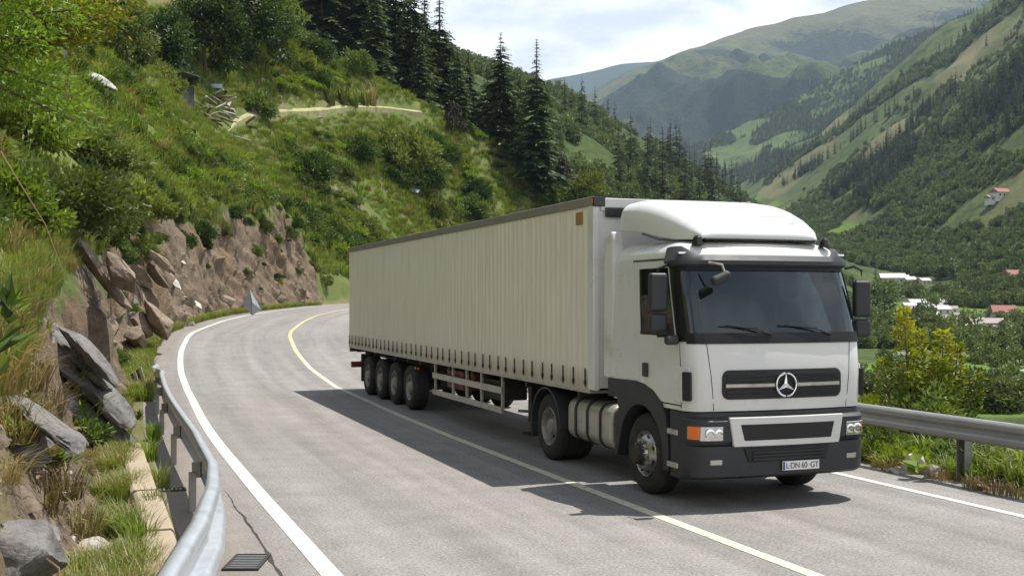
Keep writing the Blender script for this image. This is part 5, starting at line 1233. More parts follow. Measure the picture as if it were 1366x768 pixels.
# thatched little huts on the crest
def teepee(px, py, w, hgt, lb):
    p = at_hill(px, py); rg = np.random.default_rng(int(px)); n = 900; u = rg.random(n); az = rg.random(n) * 6.283; r_ = w * (1 - u) ** .8 * rg.uniform(.75, 1.12, n) * (.8 + .4 * vnoise(az * 1.5, u * 3))
    c = np.stack([r_ * np.cos(az), r_ * np.sin(az), u * hgt + .3], 1); d = np.stack([np.cos(az) * .5, np.sin(az) * .5, -1 + .5 * rg.random(n)], 1) + .25 * rg.normal(size=(n, 3))
    v, f, tt_ = leaves(c, d, .9 * rg.uniform(.5, 1.2, n), .22, rg); o = obj('haystack', mesh_np('haystack', v, f, {'tint': tt_}), M['hay'], None, p); tag(o, lb, 'haystack')
M['hay'] = leaf_mat('dark_old_hay', (.025, .022, .014), (.075, .065, .035), .05, .8, .01)
teepee(605, 172, 1.7, 4.0, 'dark pointed haystack on the crest left of the conifer pair'); teepee(751, 192, 1.3, 4.0, 'dark pointed haystack right of the conifer pair')

# ------------------------------------------------------------------ rocks
def rock_mesh(name, seed, sx, sy, sz, mat, cuts=4, rough=.25, slab_=0):
    rg = np.random.default_rng(seed); bm = bmesh.new(); bmesh.ops.create_icosphere(bm, subdivisions=cuts, radius=1); v = np.array([q.co[:] for q in bm.verts])
    for _ in range(16):
        nrm_ = unit(rg.normal(size=3)); dd = rg.uniform(.38, .72); k_ = v @ nrm_ - dd; v = v - np.where(k_ > 0, k_, 0)[:, None] * nrm_ * .93
    u_ = unit(v); r_ = .45 * rough * (ridged(v[:, 0] * 1.3 + seed, v[:, 1] * 1.3, v[:, 2] * (1.3 + slab_), 5) - .5) + .3 * rough * fbm(v[:, 0] * 5, v[:, 1] * 5 + seed, v[:, 2] * 5 * (1 + slab_), 4); v = v + u_ * r_[:, None]
    v = v * np.array([sx, sy, sz])
    for q, c in zip(bm.verts, v): q.co = c
    me = bpy.data.meshes.new(name); bm.to_mesh(me); bm.free(); me.polygons.foreach_set('use_smooth', np.ones(len(me.polygons), bool)); me.set_sharp_from_angle(angle=R(32)); me.materials.append(mat); return me
def rock(px, py, size, mat, seed, lb, rot=(0, 0, 0), grp=None, Y=None, sink=.25, name='boulder', fn=None):
    if fn is None: p = hit_left(px, py) if Y is None else left_at(px, Y)
    else: p = fn(px, Y)
    o = obj(name, rock_mesh(name + '_mesh', seed, *size, M[mat]), None, None, (p[0], p[1], p[2] + size[2] * (1 - 2 * sink) * .5)); o.rotation_euler = rot; return tag(o, lb, 'rock', grp)
def outcrop(px, py, seed, n, L_, W_, T_, rx, ry, rz, mat, lb, Y=None, up=0.):
    """layered outcrop: plates of rock split along their bedding"""
    rg = np.random.default_rng(seed); p = hit_left(px, py) if Y is None else left_at(px, Y); V_, F_, b = [], [], 0
    rot = np.array(Matrix.Rotation(rz, 3, 'Z') @ Matrix.Rotation(ry, 3, 'Y') @ Matrix.Rotation(rx, 3, 'X'))
    for i in range(n):
        me = rock_mesh('plate', seed * 20 + i, L_ * rg.uniform(.6, 1.1), W_ * rg.uniform(.6, 1.1), T_ * rg.uniform(.6, 1.4), M[mat], 4, .22, 1); v = np.empty(len(me.vertices) * 3, np.float32); me.vertices.foreach_get('co', v); v = v.reshape(-1, 3)
        a = rg.normal() * .14; c, s_ = math.cos(a), math.sin(a); v = v @ np.array([[c, s_, 0], [-s_, c, 0], [0, 0, 1]]); v = v + np.array([rg.normal() * L_ * .35, rg.normal() * W_ * .4, (i - n / 2) * T_ * 1.1])
        V_.append(v @ rot.T); F_.append(np.array([q.vertices[:] for q in me.polygons]) + b); b += len(v); bpy.data.meshes.remove(me)
    me = mesh_np('rock_outcrop', np.concatenate(V_), np.concatenate(F_), smooth=True); me.set_sharp_from_angle(angle=R(30)); o = obj('rock_outcrop', me, M[mat], None, (p[0], p[1], p[2] + up)); return tag(o, lb, 'rock')
outcrop(112, 560, 1, 7, 1.25, .80, .20, R(6), R(48), R(20), 'rock_grey', 'long dark grey layered outcrop sloping down to the grass strip', up=.1)
outcrop(78, 490, 2, 6, 1.15, .70, .18, R(10), R(52), R(24), 'rock_grey', 'upper grey layered outcrop leaning on the bank above the longest one', up=.05)
outcrop(150, 590, 3, 4, .75, .5, .13, R(5), R(36), R(16), 'rock_grey', 'low grey ledge of rock ending at the dry grass', up=.0)
outcrop(20, 560, 4, 5, .7, .5, .14, R(12), R(42), R(30), 'rock_grey', 'small layered grey outcrop behind the brown grass at the left edge', up=.0)
rock(28, 690, (.42, .50, .40), 'rock_grey', 4, 'big fractured grey boulder at the bottom left', (R(5), R(10), R(30)), Y=8.6, sink=.2)
rock(75, 735, (.22, .3, .22), 'rock_grey', 5, 'dark angular rock just below the big fractured boulder', (.2, .1, .6), Y=8.0, sink=.25)
rock(50, 640, (.30, .3, .22), 'rock_grey', 6, 'grey boulder behind the big fractured one', (.1, .2, 1), Y=9.6, sink=.2)
rock(122, 634, (.27, .20, .13), 'rock_pale', 7, 'upper pale boulder in the dry grass', (.1, .25, .3), Y=10.9, sink=.15)
rock(132, 664, (.30, .20, .13), 'rock_pale', 8, 'lower pale boulder with a shaded underside in the grass', (.0, .2, .2), Y=10.1, sink=.15)
rock(99, 658, (.12, .1, .07), 'rock_pale', 9, 'small pale stone left of the lower pale boulder', (.1, .2, .9), Y=10.2)
rock(185, 622, (.09, .08, .07), 'rock_pale', 10, 'round white stone in the grass near the kerb', Y=11.6)
rock(232, 380, (1.15, .35, .16), 'rock_pale', 12, 'long white flat stone leaning on the cliff foot', (R(10), R(35), R(-40)), sink=-.2)
rock(240, 352, (.55, .3, .12), 'rock_pale', 13, 'small white stone lodged above the long white one', (R(10), R(25), R(-40)), sink=-.2)
rock(262, 415, (.42, .4, .4), 'rock_pale', 14, 'pale block of stone at the foot of the cliff', (.2, .3, .5), sink=.1)
rock(225, 430, (.7, .6, .75), 'rock_tan', 15, 'tan rock beside the grass at the cliff foot', (.2, .3, .9), sink=.2)
outcrop(165, 445, 16, 7, 1.05, .95, .42, R(8), R(48), R(30), 'rock_tan', 'craggy tan outcrop above the crumpled rail end')
outcrop(112, 400, 17, 7, .95, .85, .38, R(8), R(52), R(24), 'rock_tan', 'craggy tan outcrop below the leafy bush')
outcrop(185, 375, 18, 7, 1.05, .95, .42, R(4), R(46), R(36), 'rock_tan', 'brown tan outcrop under the hanging scrub')
rock(300, 408, (.9, .6, .6), 'rock_tan', 19, 'tan boulder at the cliff foot left of the grey marker', (.1, .3, .4), sink=.25)
rock(372, 402, (.7, .5, .45), 'rock_tan', 20, 'tan boulder at the cliff foot right of the grey marker', (.1, .2, .9), sink=.25)
rock(408, 398, (.7, .5, .4), 'rock_tan', 21, 'last tan boulder before the grassy slope', (.1, .2, .3), sink=.25)
rock(120, 115, (2.2, 1.0, .55), 'rock_pale', 22, 'long pale slab of rock lying in the upper left grass', (.1, .3, -.3), sink=.1)
rock(70, 85, (1.6, 1.1, .8), 'rock_grey', 23, 'grey rock on the slope under the yellow branches', (.1, .3, -.3), sink=.1)
RB = [rock_mesh('rubble_mesh', 60 + i, .22, .17, .13, M['rock_grey' if i % 2 else 'rock_tan'], 3) for i in range(6)]
for i in range(80):
    s = rng.uniform(7, 60); d = float(np.interp(s, [0, 10, 14, 20, 35, 45, 60], [2.4, 2.2, 1.9, 1.65, 1.5, 1.3, 1.15])) + rng.uniform(-.25, .8) ; x, y = sd_xy(s, d); z = float(left_xy(float(x), float(y))[0])
    o = obj('broken_rock', RB[i % 6], None, None, (float(x), float(y), z + .03), rng.random() * 6, rng.uniform(.4, 1.5) * (1 + max(0, s - 30) / 40)); o.rotation_euler[0] = rng.uniform(-.5, .5); tag(o, 'broken angular piece of rock fallen at the foot of the bank', 'rock', 'broken rock fallen at the foot of the bank')
# loose white stones on the verge
SM = [rock_mesh('stone_mesh', 30 + i, .07, .055, .04, M['rock_pale'], 2) for i in range(4)]
for i in range(70):
    s = rng.uniform(6, 24); d = rng.uniform(1.65, 2.5); x, y = sd_xy(s, d); z = float(left_xy(float(x), float(y))[0])
    o = obj('stone', SM[i % 4], None, None, (float(x), float(y), z + .015), rng.random() * 6, rng.uniform(.5, 1.5)); tag(o, 'small pale loose stone lying on the left verge', 'stone', 'loose stones on the left verge')
# grey marker
p = at_hill(336, 416); p = Vector(left_at(336, min(p.y, 66))); mk = MB()
hs = .68; mk.add([(0, 0, -.05), (-.52, .10, .62), (-.12, .05, 1.48), (.05, -.10, .72), (.45, .12, .30)], [(0, 3, 2, 1), (0, 4, 2, 3)])
o = obj('marker_board', mk.mesh('marker_board'), M['tarp']); o.location = p; o.modifiers.new('depth', 'SOLIDIFY').thickness = .03; o.scale = (1.15, 1.15, 1.0); tag(o, 'bent grey kite-shaped board standing at the cliff foot by the bend', 'marker board')

# ------------------------------------------------------------------ near plants on the left
def leafy(name, loc, seed, rx, rz, k, n, L, Wd, mat, lb, low=.3, stems=9, zoff=0, cat='bush', stem_mat='bark'):
    e = empty(name, loc); rg = np.random.default_rng(seed); p, d, tn, cc = clump_points(rg, rx, rx, rz, k, n, rx * .27, low); p[:, 2] += zoff; cc = cc + np.array([0, 0, zoff])
    v, f, t = leaves(p, d, L * rg.uniform(.55, 1.3, n), Wd * rg.uniform(.7, 1.2, n), rg, .12, tint=np.clip(.5 * tn + .6 * rg.random(n) - .05, 0, 1))
    obj('foliage', mesh_np('foliage', v, f, {'tint': t}), M[mat], e); m = MB()
    for c in cc[:stems]: m.tube([(rg.uniform(-.08, .08) * rx, rg.uniform(-.08, .08) * rx, -.25), tuple(c * np.array([.45, .45, .5])), tuple(c)], [.035 * rx, .022 * rx, .006 * rx], 5)
    obj('stems', m.mesh('stems', True), M[stem_mat], e); return tag(e, lb, cat)
def blade_plant(loc, seed, n, hgt, wd, mat, lb, lean=.9, cat='plant', name='spiky_plant'):
    o = obj(name, tuft_mesh(name + '_mesh', seed, n, hgt, hgt * .08, wd, M[mat], lean, .5), None, None, loc); return tag(o, lb, cat)
def L3(px, Y, up=0): p = left_at(px, Y); return (p[0], p[1], p[2] + up)
def HB(px, py, up=0):
    p = at_hill(px, py); return (p.x, p.y, p.z + up), p.y / F
def hill_bush(px, py, wpx, seed, n, k, L, mat, lb, asp=.9, zo=.35):
    p, q = HB(px, py); r_ = wpx / 2 * q; leafy('leafy_bush', p, seed, r_, r_ * asp, k, n, L * q * 1000, L * .5 * q * 1000, mat, lb, .5, 14, r_ * zo)
hill_bush(80, 318, 190, 201, 7000, 60, .010, 'lf_green', 'broad leafy bush spreading over the bank at the left, glossy leaves', .8)
hill_bush(8, 300, 130, 202, 4600, 44, .010, 'lf_bright', 'bright green bush at the left edge beside the glossy bush', 1.1)
hill_bush(165, 300, 110, 203, 4600, 44, .009, 'lf_olive', 'olive bush with yellow tips right of the glossy bush', .9)
hill_bush(25, 215, 150, 204, 6000, 60, .010, 'lf_bright', 'tall light green bush rising behind the glossy bush', 1.2, .5)
hill_bush(130, 232, 110, 205, 4000, 44, .009, 'lf_green', 'green bush higher on the bank behind the olive one', .8)
# overhanging yellow branches from a tree on the bank
def branch_tree(loc, seed, lb, tips, mat, n, L, Wd, spread):
    e = empty('leafy_tree', loc); rg = np.random.default_rng(seed); m = MB(); P_, D_, T_ = [], [], []
    b0 = Vector((0, 0, -.4)); m.tube([b0, (.1, .1, 1.2), (.2, .1, 2.2)], [.11, .09, .06], 8)
    for t in tips:
        a = Vector((.2, .1, rg.uniform(1.2, 2.2))); t = Vector(t); md_ = a.lerp(t, .5) + Vector((0, 0, .25)); m.tube([a, md_, t], [.045, .03, .008], 6)
        for _ in range(n // len(tips)):
            u = rg.uniform(.35, 1.05); c = a.lerp(t, u) + Vector((0, 0, .25 * 4 * u * (1 - u))); o = unit(rg.normal(size=3)) * rg.random() ** .5 * spread
            P_.append(np.array(c) + o); D_.append(unit(o) + .8 * np.array((t - a).normalized()) + np.array([0, 0, -.25]) + .4 * rg.normal(size=3)); T_.append(rg.random())
    v, f, t = leaves(np.array(P_), np.array(D_), L * rg.uniform(.6, 1.3, len(P_)), Wd * rg.uniform(.7, 1.2, len(P_)), rg, .12, tint=np.array(T_))
    obj('trunk', m.mesh('trunk', True), M['bark'], e); obj('crown', mesh_np('crown', v, f, {'tint': t}), M[mat], e); return tag(e, lb, 'tree')
b = Vector(L3(-75, 20)); branch_tree(b, 211, 'tree with yellow-green leaves reaching in from the top left corner', [(2.6, .3, 3.1), (2.0, -.3, 3.7), (1.4, .2, 3.7), (1.2, -.4, 3.0), (2.4, .1, 2.6), (3.2, .2, 3.5), (1.8, .3, 2.9), (2.9, 0, 3.0)], 'lf_yellow', 4200, .13, .065, .42)
b = Vector(L3(-130, 14.5)); branch_tree(b, 212, 'light green tree with small leaves at the left edge', [(2.0, .2, 1.6), (1.8, -.2, 2.2), (2.1, .3, 2.7), (1.6, .1, 3.1), (2.2, 0, 1.2)], 'lf_bright', 3000, .10, .04, .36)
# plants between the rocks
blade_plant(L3(95, 17.5, .0), 221, 22, .95, .07, 'lf_yellow', 'yellow-green sword-leaved plant on top of the grey slab')
blade_plant(L3(112, 17.2, -.1), 222, 18, .9, .07, 'lf_bright', 'green sword-leaved plant behind the grey slab')
blade_plant(L3(45, 15.5, .1), 223, 24, .8, .05, 'lf_olive', 'drooping blade-leaved plant left of the grey slab')
leafy('leafy_plant', L3(118, 16.8, .0), 224, .38, .30, 16, 700, .12, .05, 'lf_green', 'low green leafy plant beside the sword-leaved plants', .2, 5, .12, 'plant')
def rosette(loc, seed, n, L, Wd, mat, lb, grp=None):
    rg = np.random.default_rng(seed); az = rg.random(n) * 6.28; el = rg.uniform(.15, 1.25, n); d = np.stack([np.cos(az) * np.cos(el), np.sin(az) * np.cos(el), np.sin(el)], 1); c = np.stack([0 * az, 0 * az, rg.random(n) * L * .9], 1) + d * .02
    up = unit(np.stack([-np.cos(az) * np.sin(el), -np.sin(az) * np.sin(el), np.cos(el)], 1))
    v, f, t = leaves(c, d, L * rg.uniform(.6, 1.2, n), Wd * rg.uniform(.8, 1.2, n), rg, .15, up + .15 * rg.normal(size=(n, 3)))
    o = obj('leafy_plant', mesh_np('leafy_plant', v, f, {'tint': t}), M[mat], None, loc); return tag(o, lb, 'plant', grp)
rosette(L3(68, 12.2, .0), 231, 60, .22, .065, 'lf_bright', 'fresh green rosette plant growing among the grey rocks')
for i, (px, py, L_, mt) in enumerate(((30, 480, .16, 'lf_green'), (12, 440, .2, 'lf_bright'), (60, 455, .14, 'lf_olive'), (40, 560, .12, 'lf_green'), (95, 620, .10, 'lf_bright'), (150, 560, .12, 'lf_green'), (172, 530, .12, 'lf_bright'), (75, 630, .12, 'lf_olive'), (185, 560, .1, 'lf_green'), (20, 610, .14, 'lf_green'))):
    p = at_hill(px, py); rosette((p.x, p.y, p.z - .02), 400 + i, 46, L_ * 1.5, L_ * .5, mt, 'low leafy weed growing between the near rocks on the left bank', 'low weeds between the near rocks')
rosette(L3(5, 6.6, -.05), 232, 24, .34, .11, 'lf_bright', 'large-leaved bright green plant in the bottom left corner')
rosette(L3(-8, 9.2, .75), 233, 14, .42, .16, 'lf_green', 'dark broad leaves hanging in from the left edge')
rosette(L3(10, 9.6, 1.35), 234, 12, .26, .10, 'lf_dark', 'few dark broad leaves at the left edge above the rocks')
for i, (px, Y) in enumerate(((20, 12.5), (45, 13.0), (5, 11.2), (70, 14.0), (30, 11.0), (90, 12.0), (110, 11.2), (60, 10.6))):
    o = obj('dry_plant', tuft_mesh('dry_plant_mesh', 240 + i, 110, .55, .16, .014, M['dead' if i % 2 else 'grass_dry'], 1.2, .9), None, None, L3(px, Y, -.02)); tag(o, 'tuft of dry orange-brown grass hanging among the near rocks', 'dry plant', 'dry brown tufts among the near rocks')
for i, (px, py, sc) in enumerate(((10, 455, 1.3), (35, 470, 1.2), (5, 505, 1.4), (50, 500, 1.0), (25, 530, 1.3), (8, 560, 1.2), (48, 555, 1.1), (15, 600, 1.1), (60, 610, .8), (30, 430, 1.2), (75, 610, .7), (5, 640, 1.0), (90, 600, .7), (150, 610, .6), (120, 610, .7))):
    p = at_hill(px, py); o = obj('dry_plant', tuft_mesh('dry_plant_mesh', 260 + i, 150, .50, .22, .013, M['dead' if i % 3 == 0 else 'grass_dry'], 1.5, 1.2), None, None, (p.x, p.y, p.z - .03), 0, sc * .68); tag(o, 'tuft of dry orange-brown grass hanging among the near rocks', 'dry plant', 'dry brown tufts among the near rocks')
# bare twigs
def twig(pts, r, lb): 
    o = MB().tube(pts, [r * (1 - .7 * i / (len(pts) - 1)) for i in range(len(pts))], 5).build('twig', M['twig'], None, smooth=True); return tag(o, lb, 'twig')
a = Vector(L3(0, 13, 1.9)); twig([a, a + Vector((.25, -.1, -.35)), a + Vector((.6, -.2, -.85)), a + Vector((.85, -.3, -1.4))], .010, 'long bare orange twig hanging down the earth bank at the left edge')
a = Vector(L3(55, 8.4, .45)); twig([a, a + Vector((.12, .05, -.12)), a + Vector((.2, -.1, -.35))], .014, 'dry straw stalk leaning on the big fractured boulder')
a = Vector(L3(95, 9.0, .08)); twig([a, a + Vector((.3, .05, .06)), a + Vector((.65, .1, .02))], .010, 'thin dry stalk lying across the bottom left grass')
tuft_big = [tuft_mesh('grass_clump_mesh', 250 + i, 130, .42, .10, .013, M['grass' if i else 'lf_bright'], .8, .5) for i in range(3)]
for i, (px, Y, sc) in enumerate(((190, 11.0, 1.1), (178, 10.6, .9), (205, 13.0, 1.0), (160, 12.6, .8), (215, 15.0, 1.0), (175, 14.4, .9), (200, 17.5, 1.1), (150, 9.6, .7), (190, 9.3, .6), (205, 20, 1.1), (170, 17.5, 1), (120, 9.0, .6))):
    o = obj('grass_clump', tuft_big[i % 3], None, None, L3(px, Y, -.02), i * 1.3, sc); tag(o, 'thick clump of green grass on the strip behind the kerb', 'grass clump', 'grass clumps behind the kerb')
s, d, x, y, z, rk = rand_left(1500, 5, 22, 1.6, 3.0, 1.0)
LIT = [mesh_np('litter_mesh', *(lambda r: (r[0], r[1], {'tint': r[2]}))(leaves(np.array([[0., 0, .01]] * 3) + rng.normal(size=(3, 3)) * [.05, .05, .004], rng.normal(size=(3, 3)) * [1, 1, .15], .09, .035, rng, .1, np.tile([0., 0, 1], (3, 1))))) for _ in range(3)]
for m_ in LIT: m_.materials.append(M['dead'])
scatter_stuff('leaf_litter', np.stack([x, y, z + .012], 1), rng.uniform(.5, 1.3, len(x)), rng.random(len(x)) * 6.28, LIT)

# ------------------------------------------------------------------ right verge
def V3(px, Y, up=0): p = verge_at(px, Y); return (p[0], p[1], p[2] + up)
M['lf_tip'] = leaf_mat('leaves_yellow_at_the_tips', (.075, .125, .016), (.46, .41, .024), .4, hue=.005, val=.1)
def spire_tree(loc, seed, spires, n, L, Wd, mat, lb):
    e = empty('young_tree', loc); rg = np.random.default_rng(seed); m = MB(); P_, D_, T_ = [], [], []
    H_ = max(s_[2] for s_ in spires)
    for (sx_, sy_, hh, rr_) in spires:
        a = Vector((sx_ * .15, sy_ * .15, -.3)); c = Vector((sx_ * .8, sy_ * .8, hh * .5)); e_ = Vector((sx_, sy_, hh)); m.tube([a, c, e_], [.035, .02, .004], 6); k_ = int(n * hh * rr_ / sum(q[2] * q[3] for q in spires))
        for _ in range(k_):
            u = rg.uniform(.12, 1.03) ** .8; c0 = (a.lerp(c, u * 2) if u < .5 else c.lerp(e_, u * 2 - 1)); az = rg.random() * 6.283; r_ = rr_ * (1.05 - u * .85) * rg.random() ** .6 * (.6 + .8 * vnoise(u * 7, az * 1.2, seed))
            o_ = np.array([math.cos(az), math.sin(az), 0]); P_.append(np.array(c0) + o_ * r_); D_.append(o_ + np.array([0, 0, rg.uniform(-.3, .9)]) + .3 * rg.normal(size=3)); T_.append(np.clip((c0.z / H_ - .36) * 1.25 + .28 * rg.normal(), 0, 1))
    v, f, t = leaves(np.array(P_), np.array(D_), L * rg.uniform(.55, 1.3, len(P_)), Wd * rg.uniform(.7, 1.2, len(P_)), rg, .12, tint=np.array(T_))
    obj('trunk', m.mesh('trunk', True), M['bark'], e); obj('crown', mesh_np('crown', v, f, {'tint': t}), M[mat], e); return tag(e, lb, 'tree')
spire_tree(V3(1238, 19.2, -.1), 301, [(-.42, 0, 2.55, .42), (-.10, .25, 2.2, .45), (.22, -.1, 2.15, .5), (.55, .1, 1.95, .48), (-.75, .1, 1.7, .40), (.82, -.05, 1.45, .42), (.05, -.3, 1.7, .5), (-.35, -.3, 1.5, .45)], 5200, .105, .045, 'lf_tip', 'yellow-topped young tree standing behind the right guard rail')
leafy('leafy_bush', V3(1238, 18.8, .0), 302, .85, .8, 40, 3600, .11, .055, 'lf_green', 'dark green bush round the foot of the yellow-topped tree', .4, 10, .35)
leafy('leafy_bush', V3(1172, 21.5, .0), 303, .75, .9, 36, 3200, .09, .045, 'lf_yellow', 'yellowish bush just right of the cab behind the rail', .6, 8, .4)
leafy('leafy_bush', V3(1320, 19.5, -.1), 304, .9, .55, 36, 3000, .12, .05, 'lf_olive', 'loose olive bush behind the rail right of the yellow-topped tree', .3, 9, .25)
leafy('leafy_bush', V3(1362, 18.6, -.2), 305, .75, .45, 30, 2400, .12, .05, 'lf_green', 'green bush behind the rail at the right edge', .3, 8, .25)
leafy('leafy_bush', V3(1160, 17.9, .0), 306, .55, .45, 24, 2000, .08, .04, 'lf_green', 'small green bush under the rail next to the bumper', .3, 6, .15)
for i, (px, Y, sc, me) in enumerate(((1200, 24, .8, 0), (1285, 24, .8, 5), (1340, 23, .7, 0), (1215, 27, .9, 4), (1180, 30, 1.2, 3), (1260, 30, 1.0, 7), (1310, 28, .8, 5), (1155, 36, 1.6, 1), (1170, 45, 2.2, 2), (1195, 42, 1.7, 0), (1230, 38, 1.2, 3), (1290, 36, 1.1, 2), (1350, 33, .9, 0), (1165, 19.5, .55, 4), (1185, 20.5, .62, 0), (1205, 19.8, .5, 3), (1290, 20.6, .55, 7), (1312, 21.5, .6, 2), (1335, 20.4, .5, 4), (1360, 21.2, .55, 0), (1270, 22.4, .7, 2), (1175, 25.5, .95, 6))):
    plant('shrub', BUSH[me], V3(px, Y, -.15), sc, 'green shrub on the slope falling away behind the right guard rail', 'shrub', 'shrubs behind the right guard rail')
s = rng.uniform(8, 60, 5200); d = -9.35 - 6 * rng.random(5200) ** 1.6; x, y = sd_xy(s, d); z = verge_z(s, d)
scatter_stuff('verge_grass', np.stack([x, y, z - .02], 1), rng.uniform(.8, 2.0, len(x)), rng.random(len(x)) * 6.28, FINE, pick=np.where(rng.random(len(x)) < .07, 3, rng.integers(0, 3, len(x))))
s = rng.uniform(10, 50, 2600); d = -9.6 - 9 * rng.random(2600) ** 1.3; x, y = sd_xy(s, d); z = verge_z(s, d)
scatter_stuff('verge_cover', np.stack([x, y, z - .05], 1), rng.uniform(.22, .55, len(x)), rng.random(len(x)) * 6.28, LOW)
for i, (px, Y) in enumerate(((1300, 15.7), (1325, 15.3), (1350, 15.0), (1312, 16.2), (1340, 15.9), (1290, 16.6), (1235, 17.2), (1362, 15.6))):
    o = obj('spiky_plant', tuft_mesh('spiky_plant_mesh', 320 + i, 26, .62, .05, .035, M['grass' if i % 3 else 'lf_olive'], 1.1, .9), None, None, V3(px, Y, -.02)); tag(o, 'arching strap-leaved plant under the right guard rail', 'plant', 'strap-leaved plants under the right guard rail')
for i, (px, Y) in enumerate(((1178, 16.9), (1190, 16.5), (1170, 17.3), (1300, 14.9), (1330, 14.5), (1360, 14.3), (1255, 15.7), (1215, 16.4))):
    o = obj('dry_plant', tuft_mesh('dry_plant_mesh', 340 + i, 130, .26, .16, .010, M['grass_dry'], 1.0, .8), None, None, V3(px, Y, -.02)); tag(o, 'low tuft of dry pale grass along the right road edge', 'dry plant', 'dry tufts along the right road edge')
rock(1218, 622, (.30, .22, .22), 'rock_pale', 51, 'big pale stone under the right rail, nearest the bumper', (.1, .1, .3), Y=16.3, fn=verge_at)
rock(1243, 630, (.27, .2, .2), 'rock_pale', 52, 'pale stone under the right rail, right of the biggest one', (.1, .2, 1.3), Y=15.9, fn=verge_at)
rock(1196, 628, (.14, .12, .10), 'rock_pale', 53, 'small pale stone left of the two big ones under the right rail', (.1, .2, .3), Y=16.3, fn=verge_at)
rock(1310, 655, (.20, .14, .07), 'rock_tan', 54, 'flat tan stone right of the rail post', (.0, .1, .3), Y=14.9, fn=verge_at)
rosette(V3(1224, 15.65, .05), 331, 7, .24, .22, 'lf_bright', 'single big round green leaf in front of the pale stones')

# ------------------------------------------------------------------ valley: woods, trees, village
def far_place(px, py): return hit_valley(px, py)
# woods on the right slope (one mass) with the most visible trees as things
n = 70000; Y = np.exp(rng.uniform(math.log(240), math.log(1500), n)); t = rng.uniform(.02, .50, n); x = t * Y; y = Y; z = valley_z(x, y); w = wood_mask(x, y)
k = (w > .30 + .35 * rng.random(n)) & (x > Xf_(y) + 20); x, y, z = x[k], y[k], z[k]; m_ = min(len(x), 26000)
x, y, z = x[:m_], y[:m_], z[:m_]; pk = np.where(fbm(x / 120, y / 120, 3, 2) + .25 * rng.normal(size=len(x)) > .02, rng.integers(0, 3, len(x)), rng.integers(3, 7, len(x)))
near = np.argsort(y)[:140]; far_m = np.ones(len(x), bool); far_m[near] = False
FAR = FCON + FRND
sc_ = rng.uniform(.55, 1.05, len(x))
scatter_stuff('far_wood', np.stack([x, y, z - .5], 1)[far_m], sc_[far_m], rng.random(far_m.sum()) * 6.28, FAR, pick=pk[far_m])
for i in near:
    if pk[i] < 3: plant('conifer', FAR[pk[i]], (x[i], y[i], z[i] - .4), sc_[i], 'dark conifer among many on the lower right valley side', 'conifer', 'conifers on the lower right valley side')
    else: plant('leafy_tree', FAR[pk[i]], (x[i], y[i], z[i] - .4), sc_[i], 'round leafy tree among many on the lower right valley side', 'tree', 'leafy trees on the lower right valley side')
# bushes over the open parts
n = 34000; Y = np.exp(rng.uniform(math.log(170), math.log(1100), n)); t = rng.uniform(.02, .50, n); x = t * Y; y = Y; z = valley_z(x, y)
k = ((x > Xf_(y) - 6) | ((y > 320) & (x > XL_(y) - 10))) & (fbm(x / 50, y / 70, 8, 4) > -.05); x, y, z = x[k], y[k], z[k]
scatter_stuff('far_scrub', np.stack([x, y, z - .5], 1), rng.uniform(.2, .75, len(x)), rng.random(len(x)) * 6.28, FRND)
n = 5200; Y = np.exp(rng.uniform(math.log(55), math.log(470), n)); t = rng.uniform(.22, .50, n); x = t * Y; y = Y; z = valley_z(x, y)
k = ((x < 28) | (y < 78) | (y > 140)) & (fbm(x / 22, y / 40, 18, 4) > np.where(y > 200, .10, -.02)); x, y, z = x[k], y[k], z[k]
scatter_stuff('valley_scrub', np.stack([x, y, z - .3], 1), rng.uniform(.12, .45, len(x)) * np.clip(.5 + y / 250, .5, 1.3), rng.random(len(x)) * 6.28, FRND)
# spur beyond
n = 26000; Y = rng.uniform(1600, 2640, n); t = rng.uniform(.12, .5, n); x = t * Y; y = Y; z = spur_z(x, y); at = spur_attr(x, y, z); k = (at['wood'] - .5 * at['field'] > .1 + .3 * rng.random(n)) | (fbm(x / 90, y / 140, 11, 4) > .16)
scatter_stuff('far_wood', np.stack([x, y, z - 1], 1)[k], rng.uniform(.6, 1.1, k.sum()), rng.random(k.sum()) * 6.28, FAR)
# wooded hill behind the crest (valley's left side)
n = 9000; Y = rng.uniform(215, 900, n); t = rng.uniform(-.2, .22, n); x = t * Y; y = Y; z = valley_z(x, y)
k = (x < XL_(y) - 8) & (fbm(x / 30, y / 40, 8, 3) > -.25); x, y, z = x[k], y[k], z[k]
scatter_stuff('hill_scrub', np.stack([x, y, z - .6], 1), rng.uniform(.25, .75, len(x)), rng.random(len(x)) * 6.28, FRND)
cnt = 0
for px in np.concatenate([np.linspace(752, 870, 12), np.linspace(870, 990, 44)]):
    for _ in range(1):
        px_ = px + rng.uniform(-6, 6); Y = rng.uniform(280, 560); p = valley_at(px_, Y)
        if p[0] < XL_(Y) - 12: plant('conifer', FCON[cnt % 3], (p[0], p[1], p[2] - .5), rng.uniform(.6, 1.15), 'pointed dark conifer standing on the hillside behind the lorry', 'conifer', 'conifers on the hillside behind the lorry'); cnt += 1
